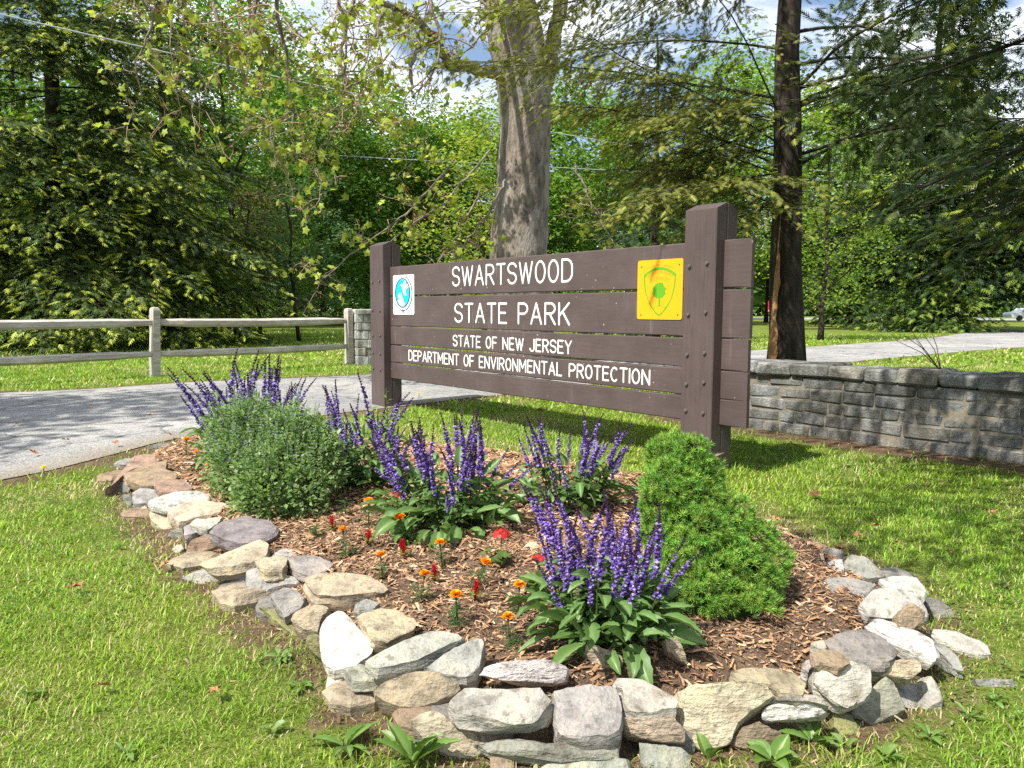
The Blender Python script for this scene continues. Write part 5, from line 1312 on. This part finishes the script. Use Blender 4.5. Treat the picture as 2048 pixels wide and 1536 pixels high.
# hemlock beyond the right edge: its boughs hang into view and shade wall and lawn
hemlock('hemlock_tree', 'overhanging hemlock boughs with bright tips reaching in over the low wall', (4.7, 3.7, 0), 12, 4.0, 1.9, 104, 51, .098, SPRAY_MID, (.034, .062, .018), (.25, .30, .034), .24, .26, (rad(105), rad(238)), .12, .3, .10, .66, lpow=1.4, wig_=.06, rfun=lambda z: 2.9 if z < 3.4 else 5.0 * (1 - (z - 3.4) / 10),
        prune=lambda e, m: e[2] > 9 or any(q[1] < 4.0 and abs(q[0]) < .74 * q[1] and q[2] - 1 < .46 * q[1] for q in (e, m, (e + m) / 2)) or e[0] / e[1] < .36 and e[2] - 1 < .45 * e[1])

# the great sycamore
def sycamore():
    rng = np.random.default_rng(45); Y = 15.0
    b = at(1038, 700, Y); b[2] = 0; root = thing('sycamore_tree', 'great pale barked sycamore with a thick trunk rising behind the sign', 'tree', b)
    mb = MB()
    path = [at(1046, 745, Y), at(1040, 600, Y), at(1036, 515, Y), at(1042, 420, Y), at(1047, 330, Y), at(1051, 240, Y), at(1044, 150, Y), at(1030, 70, Y), at(1019, 0, Y), at(1008, -100, Y), at(1000, -300, Y)]
    path = catmull(path, 4); t = np.linspace(0, 1, len(path)); w = np.interp(t, [0, .1, .2, .35, .5, .7, 1], [.66, .60, .56, .50, .475, .52, .42])
    V, F = tube(path, w, 26, .022, rng); mb.add(V, F)
    def limb(pts, r0, r1, sides=7, n=5):
        p = catmull(pts, n); p[1:-1] += rng.normal(0, .018, p[1:-1].shape); V, F = tube(p, np.linspace(r0, r1, len(p)), sides, .04, rng); mb.add(V, F); return p
    limb([at(1030, 150, 15), at(960, 140, 14.3), at(890, 127, 13.8)], .13, .095)
    L2 = limb([at(893, 128, 13.8), at(880, 95, 13.7), at(860, 65, 13.5), at(815, 30, 13.2), at(755, 0, 12.8), at(660, -40, 12.2)], .085, .04)
    limb([at(868, 85, 13.6), at(835, 100, 13.4), at(822, 150, 13.2), at(826, 195, 13)], .045, .02)
    limb([at(1085, 200, 15.3), at(1100, 110, 15.5), at(1118, 30, 15.6), at(1135, -120, 15.6)], .17, .13)
    tw = MB(); lp, ln, bp = [], [], []
    def twigs(p, n, ln_, depth=0, hang=.6):
        for i in range(n):
            k = rng.integers(1, len(p)); s = p[k]; d = rng.normal(0, 1, 3) * np.array((1, .6, .7)) + np.array((-.15, 0, -hang)); d = unit(d); l = ln_ * rng.uniform(.5, 1.3); m = 6; q = [s]
            for j in range(m): d = unit(d + rng.normal(0, .28, 3) + np.array((0, 0, -.05))); q.append(q[-1] + d * l / m)
            q = np.array(q); V, F = tube(q, np.linspace(.011 if depth == 0 else .006, .003, m + 1), 4, cap=False); tw.add(V, F, (.24, .18, .13) if rng.random() < .7 else (.34, .25, .18))
            if depth < 2: twigs(q, 3 if depth == 0 else 2, ln_ * .5, depth + 1, hang * .5)
            for j in range(3 if depth else 1):
                z = q[rng.integers(2, m + 1)]
                if rng.random() < .27: lp.append(z + rng.normal(0, .03, 3))
                if rng.random() < .3: bp.append(z + rng.normal(0, .02, 3))
    starts = [(300, 9.5, 120), (400, 9.5, 60), (480, 10, 220), (540, 10, 310), (600, 9.5, 280), (660, 9.5, 180), (720, 10, 250), (780, 10.5, 150), (860, 11, 200), (930, 11.5, 120), (520, 9, 20)]
    for px_, Yd, ye in starts:
        z0 = rng.uniform(6.6, 9); o = np.array((b[0] - .3, 14.7, z0)); e = at(px_ + rng.normal(0, 20), -60, Yd); mid = (o + e) / 2 + np.array((0, 0, rng.uniform(.6, 1.6)))
        f = at(px_ + rng.normal(0, 30), (ye - 60) * .6, Yd - .3); g_ = at(px_ + rng.normal(-15, 30), ye, Yd - .4)
        p = limb([o, mid, e, f, g_], .055, .006, 6, 7); twigs(p[len(p) // 2:], 6, 1.0)
    # low hanging sprays between the far post and the trunk
    for (x0, y0, x1, y1) in ((900, 330, 640, 560), (980, 300, 760, 500), (960, 380, 830, 590), (1150, 330, 1250, 520), (1010, 360, 900, 520)):
        p = limb([at(x0, y0, 12.6), at((x0 * 2 + x1) / 3, (y0 * 2 + y1) / 3 + 18, 11.9), at(x1, y1, 11)], .022, .006, 5, 8); twigs(p[4:], 13, .55, 1, .25)
    twigs(L2, 22, .9)
    ob('trunk', mb.mesh('trunk', True), M['syc'], root, True)
    ob('twigs', tw.mesh('twigs'), M['wood'], root, True, kind='stuff')
    a = np.linspace(0, 2 * np.pi, 11)[:-1]; rr = np.where(np.arange(10) % 2 == 0, 1, .62); tv = np.vstack([(0, 0, .08), np.stack([np.cos(a) * rr, np.sin(a) * rr, -.1 * rr], 1)])
    tf = [np.array([[0, j + 1, (j + 1) % 10 + 1] for j in range(10)])]
    lp = np.array(lp); n = len(lp); lp = np.repeat(lp, 2, 0) + rng.normal(0, .06, (2 * n, 3)); n *= 2
    V, F, T = stamp(tv, tf, lp, frames_from(rng.normal(0, 1, (n, 3)), rng.normal(0, .6, (n, 3)) + np.array((0, -.5, .6)), rng.uniform(.03, .075, n)), np.array((.30, .36, .05)) * rng.uniform(.7, 1.25, (n, 1)))
    ob('crown', npmesh('crown', V, F, T), M['leaf'], root, True, kind='stuff')
    bp = np.array(bp); n = len(bp); bp = np.repeat(bp, 2, 0) + rng.normal(0, .035, (2 * n, 3)); n *= 2
    V, F, T = stamp(RH, [np.array([[0, 3, 2, 1]])], bp, frames_from(rng.normal(0, 1, (n, 3)), rng.normal(0, 1, (n, 3)), rng.uniform(.03, .06, n)), np.array((.30, .14, .075)) * rng.uniform(.7, 1.3, (n, 1)))
    ob('dead_tufts', npmesh('dead_tufts', V, F, T), M['leaf'], root, True, kind='stuff')
sycamore()

# ------------------------------------------------------------------ grass and weeds
def lawn():
    rng = np.random.default_rng(800); mb = MB()
    bands = [(1.25, 2.6, 24000, .0015, .0135), (2.6, 4.2, 11000, .0022, .0165), (4.2, 7.5, 4200, .0046, .023), (7.5, 15, 800, .011, .029), (15, 34, 110, .028, .042)]
    for y0, y1, den, w, h in bands:
        xr = .70 * y1 + .5; A = 2 * xr * (y1 - y0); n = int(A * den)
        P = np.stack([rng.uniform(-xr, xr, n), rng.uniform(y0, y1, n)], 1)
        P = P[np.abs(P[:, 0]) < .70 * P[:, 1] + .45]
        cl = np.sin(P[:, 0] * 7 + 3 * np.sin(P[:, 1] * 5)) * np.cos(P[:, 1] * 8 + 2 * np.cos(P[:, 0] * 6))
        ib = inside(BED, P); d = dist_poly(BED, P); ok = ~(ib & (d > .10)); P, cl, d, ib = P[ok], cl[ok], d[ok], ib[ok]; d = np.where(ib, 0, d); ok = rng.random(len(P)) < .42 + .58 * sstep(.02, .36, d + .12 * cl); P, cl = P[ok], cl[ok]
        ok = ~inside(ROAD, P); P, cl = P[ok], cl[ok]
        d = np.minimum(dist_poly(ROAD_N, P, False), dist_poly(ROAD_F, P, False)); ok = rng.random(len(P)) < .15 + .85 * sstep(.03, .5, d + .12 * cl); P, cl = P[ok], cl[ok]
        d = dist_poly(np.stack([W0, W1]), P, False); ok = rng.random(len(P)) < sstep(.2, .6, d + .12 * cl); P, cl = P[ok], cl[ok]
        rel = (P - W0) @ WN; al = (P - W0) @ WD; ok = ~((rel > -.02) & (rel < .4) & (al > 0) & (al < np.linalg.norm(W1 - W0))); P, cl = P[ok], cl[ok]
        n = len(P); a = rng.uniform(0, 6.28, n); q = np.stack([np.cos(a), np.sin(a)], 1); hh = h * rng.gamma(6, 1 / 6, n) * (1 + .35 * cl); ln = rng.uniform(.2, 1.5, n) * hh
        sd = np.stack([-q[:, 1], q[:, 0], np.zeros(n)], 1) * (w * rng.uniform(.6, 1.4, n))[:, None]
        b = np.column_stack([P, np.full(n, -.003)]); m = b + np.column_stack([q * (ln * .35)[:, None], hh * .62]); t = b + np.column_stack([q * ln[:, None], hh])
        far = y0 > 4; nv = 3 if far else 5
        V = (np.stack([b - sd, b + sd, t], 1) if far else np.stack([b - sd, b + sd, m + sd * .8, m - sd * .8, t], 1)).reshape(-1, 3); i = np.arange(n) * nv
        g1, g2, dry = np.array((.165, .315, .028)), np.array((.29, .40, .044)), np.array((.48, .42, .21))
        u = rng.random((n, 1)); big = .5 + .5 * np.sin(P[:, 0] * 1.7 + 1.1) * np.cos(P[:, 1] * 1.3)
        pt = .5 + .5 * np.sin(P[:, 0] * 2.9 + 1.7 * np.sin(P[:, 1] * 2.1)) * np.cos(P[:, 1] * 2.4 + 1.3 * np.sin(P[:, 0] * 3.3)); u = np.clip(u * .6 + .75 * (pt[:, None] - .25), 0, 1); col = g1 * (1 - u) + g2 * u; dB_ = dist_poly(BED, P); lf2 = np.sin(P[:, 0] * 2.3 + 1.4 * np.sin(P[:, 1] * 1.9 + 1)) * np.sin(P[:, 1] * 2.0 + 1.5 * np.sin(P[:, 0] * 1.2)); dr_ = rng.random(n) < .05 + .08 * (cl < -.2) + .05 * big + .38 * np.clip((lf2 - .35) / .5, 0, 1) + .32 * np.exp(-dB_ / .14); col[dr_] = dry
        lowf = .5 + .5 * np.sin(P[:, 0] * 1.1 + 2.2 * np.sin(P[:, 1] * .9 + .4)) * np.cos(P[:, 1] * 1.7 + 1.9 * np.sin(P[:, 0] * 1.4)); col = col * rng.uniform(.72, 1.2, (n, 1)) * (.90 + .28 * lowf[:, None]) * np.array((1, 1, 1))
        c5 = np.repeat(col, nv, 0)
        mb.add(V, [np.stack([i, i + 1, i + 2], 1)] if far else [np.stack([i, i + 1, i + 2, i + 3], 1), np.stack([i + 3, i + 2, i + 4], 1)], c5)
    # dry straw and leaf crumbs along the foot of the stones and the wall
    n = 60000; P = np.stack([rng.uniform(-3.2, 4.2, n), rng.uniform(1.2, 7.2, n)], 1); dB = dist_poly(BED, P); iB = inside(BED, P); dW = np.abs((P - W0) @ WN); fW = ((P - W0) @ WN < 0) & (dW < .5)
    P = P[((~iB & (rng.random(n) < .75 * np.exp(-dB / .16))) | (iB & (dB < .1) & (rng.random(n) < .6)) | (fW & ~iB & (rng.random(n) < .8 * np.exp(-dW / .25)))) & ~inside(ROAD, P)]; n = len(P)
    a = rng.uniform(0, 6.28, n); dd = np.stack([np.cos(a), np.sin(a), rng.normal(0, .25, n)], 1); L_ = rng.gamma(2, .007, n).clip(.004, .026)
    cc = np.array([(.42, .31, .19), (.30, .19, .11), (.52, .44, .28), (.20, .125, .075)])[rng.integers(0, 4, n)]
    V, F, T = stamp(np.array([(-.5, -.5, 0), (.5, -.4, .05), (.5, .5, 0), (-.5, .4, .05)], float), [np.array([[0, 1, 2, 3]])], np.column_stack([P, rng.uniform(.006, .014, n)]), frames_from(dd, np.array((0, 0, 1)) + rng.normal(0, .3, (n, 3)), L_, np.maximum(L_ * rng.uniform(.06, .3, n), .0012)), cc)
    mb.add(V, F, T)
    # clover and small weeds between the blades
    n = 16000; P = np.stack([rng.uniform(-3.5, 3.8, n), rng.uniform(1.3, 6.5, n)], 1); P = P[(~inside(BED, P)) & (~inside(ROAD, P))]
    cl = np.sin(P[:, 0] * 4 + 2 * np.sin(P[:, 1] * 3)) * np.cos(P[:, 1] * 5); P = P[cl > .15]; n = len(P)
    tv = np.array([(0, 0, 0), (.5, .42, .1), (1, .2, 0), (1, -.2, 0), (.5, -.42, .1)], float)
    for k in range(3):
        a = k * 2.09 + rng.uniform(0, 6, n); dd = np.stack([np.cos(a), np.sin(a), np.full(n, .1)], 1)
        V, F, T = stamp(tv, [np.array([[0, 4, 3, 2, 1]])], np.column_stack([P, rng.uniform(.012, .035, n)]), frames_from(dd, np.array((0, 0, 1)) + rng.normal(0, .3, (n, 3)), rng.uniform(.007, .013, n)), np.array((.09, .19, .03)) * rng.uniform(.7, 1.3, (n, 1)))
        mb.add(V, F, T)
    tag(ob('grass', mb.mesh('grass'), M['grass']), 'short sunlit green grass and clover of the lawn', 'grass', kind='stuff')
lawn()

WEED_LEAF = [leaf_mesh('leaf', 150 + k, 1, w, 10, c, s, (.10, .19, .030), (.20, .28, .085)) for k, (w, c, s) in enumerate(((.30, .9, .16), (.34, .5, .14), (.55, .7, .03), (.6, .4, .02)))]
for m_ in WEED_LEAF: m_.materials.append(M['bigleaf'])
def weed(label, px, py, n, L, kinds, seed, name='weed', group=None, pitch=-.45):
    r = np.random.default_rng(seed); b = gp(px, py); root = thing(name, label, 'weed', (b[0], b[1], 0), group)
    for i in range(n):
        o = bpy.data.objects.new('leaf', WEED_LEAF[kinds[r.integers(len(kinds))]]); COL.objects.link(o); o.parent = root
        a = i * 2.4 + r.normal(0, .3); o.location = (math.cos(a) * .006, math.sin(a) * .006, .01); o.rotation_euler = (r.normal(0, .2), r.normal(pitch, .25), a); s = L * r.uniform(.65, 1.2); o.scale = (s, s, s)
weed('big toothed dandelion rosette at the foot of the front stones', 825, 1530, 10, .105, (0, 1), 1, 'dandelion', None, -.7)
weed('smaller dandelion rosette in the grass beside the big one', 690, 1500, 9, .075, (0, 1), 2, 'dandelion')
weed('single round leaved plantain under the tan front stone', 1418, 1522, 3, .05, (2, 3), 3, 'plantain', None, -1.1)
weed('leafy plantain under the brown stone of the border', 1545, 1528, 9, .055, (2, 3), 4, 'plantain')
weed('toothed dandelion against the mossy stone of the border', 1625, 1490, 7, .07, (0, 1), 5, 'dandelion', None, -.6)
gwd = 'broadleaf weeds scattered in the lawn'
for k, (px, py) in enumerate([(1690, 1500), (1940, 1440), (1985, 1408), (1770, 1520), (1860, 1480), (600, 1380), (560, 1320), (540, 1470), (250, 1515), (280, 1010), (60, 1400), (1840, 915), (1760, 920), (1960, 920), (1690, 935), (1990, 1010), (1560, 905), (1700, 1010), (1250, 905), (1270, 930), (930, 850), (960, 860), (1010, 1520)]):
    weed('low broad leaved weed growing in the lawn ' + ('below the low stone wall' if px > 1500 and py < 1100 else 'outside the stone border of the bed' if py > 960 else 'behind the flower bed under the sign'), px, py, 6, .034 * (1 + .12 * max(0, gp(px, py)[1] - 2)), (2, 3, 1), 20 + k, 'lawn_weed', gwd)

r = np.random.default_rng(77); b = bedpt(772, 905); root = thing('leafy_stem', 'tall pale green leafy weed stem standing before the far sign post', 'weed', b)
V, F = tube([b, b + np.array((.01, .02, .18)), b + np.array((.0, .03, .40))], [.004, .003, .002], 5); ob('stem', npmesh('stem', V, F, (.16, .25, .07)), M['leaf'], root, True)
for i in range(16):
    o = bpy.data.objects.new('leaf', WEED_LEAF[i % 2]); COL.objects.link(o); o.parent = root; o.location = (.005, .02, .10 + .018 * i); o.rotation_euler = (0, -.55, i * 1.62); k = .085 - .0032 * i; o.scale = (k, k * .9, k)
# fallen leaves
DL = []
for k in range(3):
    r = np.random.default_rng(900 + k); a = np.linspace(0, 2 * np.pi, 15)[:-1]; rr = np.where(np.arange(14) % 2 == 0, 1, .66) * r.uniform(.8, 1.1, 14)
    V = np.vstack([(0, 0, .1), np.stack([np.cos(a) * rr, np.sin(a) * rr * .75, r.uniform(.05, .55, 14)], 1)])
    m_ = npmesh('fallen_leaf', V, np.array([[0, j + 1, (j + 1) % 14 + 1] for j in range(14)]), np.array([(.34, .17, .08), (.42, .25, .12), (.28, .13, .06)][k])); m_.materials.append(M['dead']); DL.append(m_)
def fallen(px, py, s, where, z=.02):
    p = gp(px, py, z); o = bpy.data.objects.new('fallen_leaf', random.choice(DL)); COL.objects.link(o); o.location = Vector(p); o.rotation_euler = (random.gauss(0, .3), random.gauss(0, .3), random.uniform(0, 6)); o.scale = (s, s, s)
    tag(o, 'dry curled brown leaf lying on the ' + where, 'leaf', 'fallen leaves on the ' + where)
for px, py in ((432, 1382), (380, 1040), (330, 1130), (150, 1175), (205, 1372), (1752, 1052), (1716, 1072), (1790, 1085), (1630, 990), (1680, 1100), (1990, 1025), (1550, 1040), (900, 818), (1010, 815), (1080, 822)): fallen(px, py, .022 + .006 * random.random() * gp(px, py)[1], 'lawn', .03)
for px, py in ((232, 886), (36, 847), (340, 870), (66, 905), (130, 880), (300, 830), (180, 812), (480, 792)): fallen(px, py, .03 + .01 * random.random(), 'drive', .035)
# dandelion flowers in the grass
for px, py in ((838, 797), (858, 811), (88, 954)):
    mb = MB(); b = gp(px, py); ruffle(mb, (0, 0, .05), .022, np.random.default_rng(5), [(.85, .62, .01)], 30); V, F = tube([(0, 0, 0), (0, 0, .05)], [.003, .003], 5); mb.add(V, F, (.15, .22, .05))
    o = ob('dandelion_flower', mb.mesh('dandelion_flower'), M['petal']); o.location = (b[0], b[1], 0); tag(o, 'small yellow dandelion flower open in the grass beside the drive', 'flower', 'dandelion flowers')
# twigs lying on the low wall
tw = thing('dead_twig', 'bare dead twig sticking up from the capstones of the low wall', 'twig', (*(WALL_A + WD * 1.38 + WN * .2), .57))
for k in range(6):
    p = np.array(tw.location); e = at(1830 + k * 14 - 40, 680 - (k % 3) * 12, p[1]); V, F = tube([p, (p + e) / 2 + np.array((random.gauss(0, .03), 0, .02)), e], [.004, .003, .0015], 4)
    ob('branch', npmesh('branch', V, F, (.12, .09, .07)), M['wood'], tw, True)

# ------------------------------------------------------------------ wires, far sign, car
def wire(a, b, sag, r, label):
    t = np.linspace(0, 1, 40)[:, None]; P = np.array(a) * (1 - t) + np.array(b) * t; P[:, 2] -= sag * 4 * (t[:, 0] - t[:, 0] ** 2)
    V, F = tube(P, r, 6); tag(ob('overhead_wire', npmesh('overhead_wire', V, F, smooth=True), M['wire']), label, 'wire', 'overhead wires')
wire(at(-700, -140, 11.5), at(1800, 352, 36), .68, .014, 'grey overhead wire slanting down across the huge hemlock')
wire(at(-300, 250, 30), at(2600, 395, 38), .3, .011, 'thin dark overhead wire low in front of the woods')
p = at(1541, 640, 46); root = thing('road_sign', 'small red and white traffic sign far off beside the stripped hemlock trunk', 'sign', (p[0], p[1], 0))
V, F = tube([(p[0], p[1], 0), (p[0], p[1], 1.55)], .03, 8); ob('post', npmesh('post', V, F), M['metal'], root, True)
pan = ob('panel', bm_mesh('panel', box_chamfer(p[0] - .19, p[0] + .19, p[1] - .06, p[1] - .035, .95, 1.6, .005)), M['red'], root, True)
ob('white_bar', bm_mesh('white_bar', box_chamfer(p[0] - .12, p[0] + .12, p[1] - .066, p[1] - .061, 1.22, 1.34, .001)), M['white'], pan, True)
ob('white_bar', bm_mesh('white_bar', box_chamfer(p[0] - .15, p[0] + .15, p[1] - .066, p[1] - .061, .98, 1.08, .001)), M['white'], pan, True)
def parked_car():
    Y = 88.; c = np.array((gx_(2050, Y), Y, .03)); root = thing('parked_car', 'silver car parked far away in the car park', 'car', c)
    prof = [(-2.2, .35), (-2.25, .7), (-2.1, .92), (-1.3, 1.0), (-.75, 1.42), (.7, 1.45), (1.45, 1.0), (2.15, .85), (2.25, .6), (2.2, .35)]
    n = len(prof); V = [(c[0] + x, c[1] - .85 + (.12 if z > 1.1 else 0), c[2] + z) for x, z in prof] + [(c[0] + x, c[1] + .85 - (.12 if z > 1.1 else 0), c[2] + z) for x, z in prof]
    i = np.arange(n); k = (i + 1) % n
    ob('body', npmesh('body', V, [np.stack([i, k, k + n, i + n], 1)[:, ::-1], np.array([list(range(n))]), np.array([list(range(2 * n - 1, n - 1, -1))])]), M['car'], root, True)
    for x0, x1, t0, t1 in ((-1.15, -.1, -.65, -.1), (0, 1.2, 0, .62)):
        V = [(c[0] + x0, c[1] - .862, c[2] + 1.02), (c[0] + x1, c[1] - .862, c[2] + 1.02), (c[0] + t1, c[1] - .745, c[2] + 1.38), (c[0] + t0, c[1] - .745, c[2] + 1.38)]
        ob('window', npmesh('window', V, np.array([[0, 1, 2, 3]])), M['glass'], root, True)
    for x in (-1.35, 1.4):
        V, F = tube([(c[0] + x, c[1] - .88, c[2] + .32), (c[0] + x, c[1] - .65, c[2] + .32)], .32, 16); ob('wheel', npmesh('wheel', V, F), M['tyre'], root, True)
parked_car()
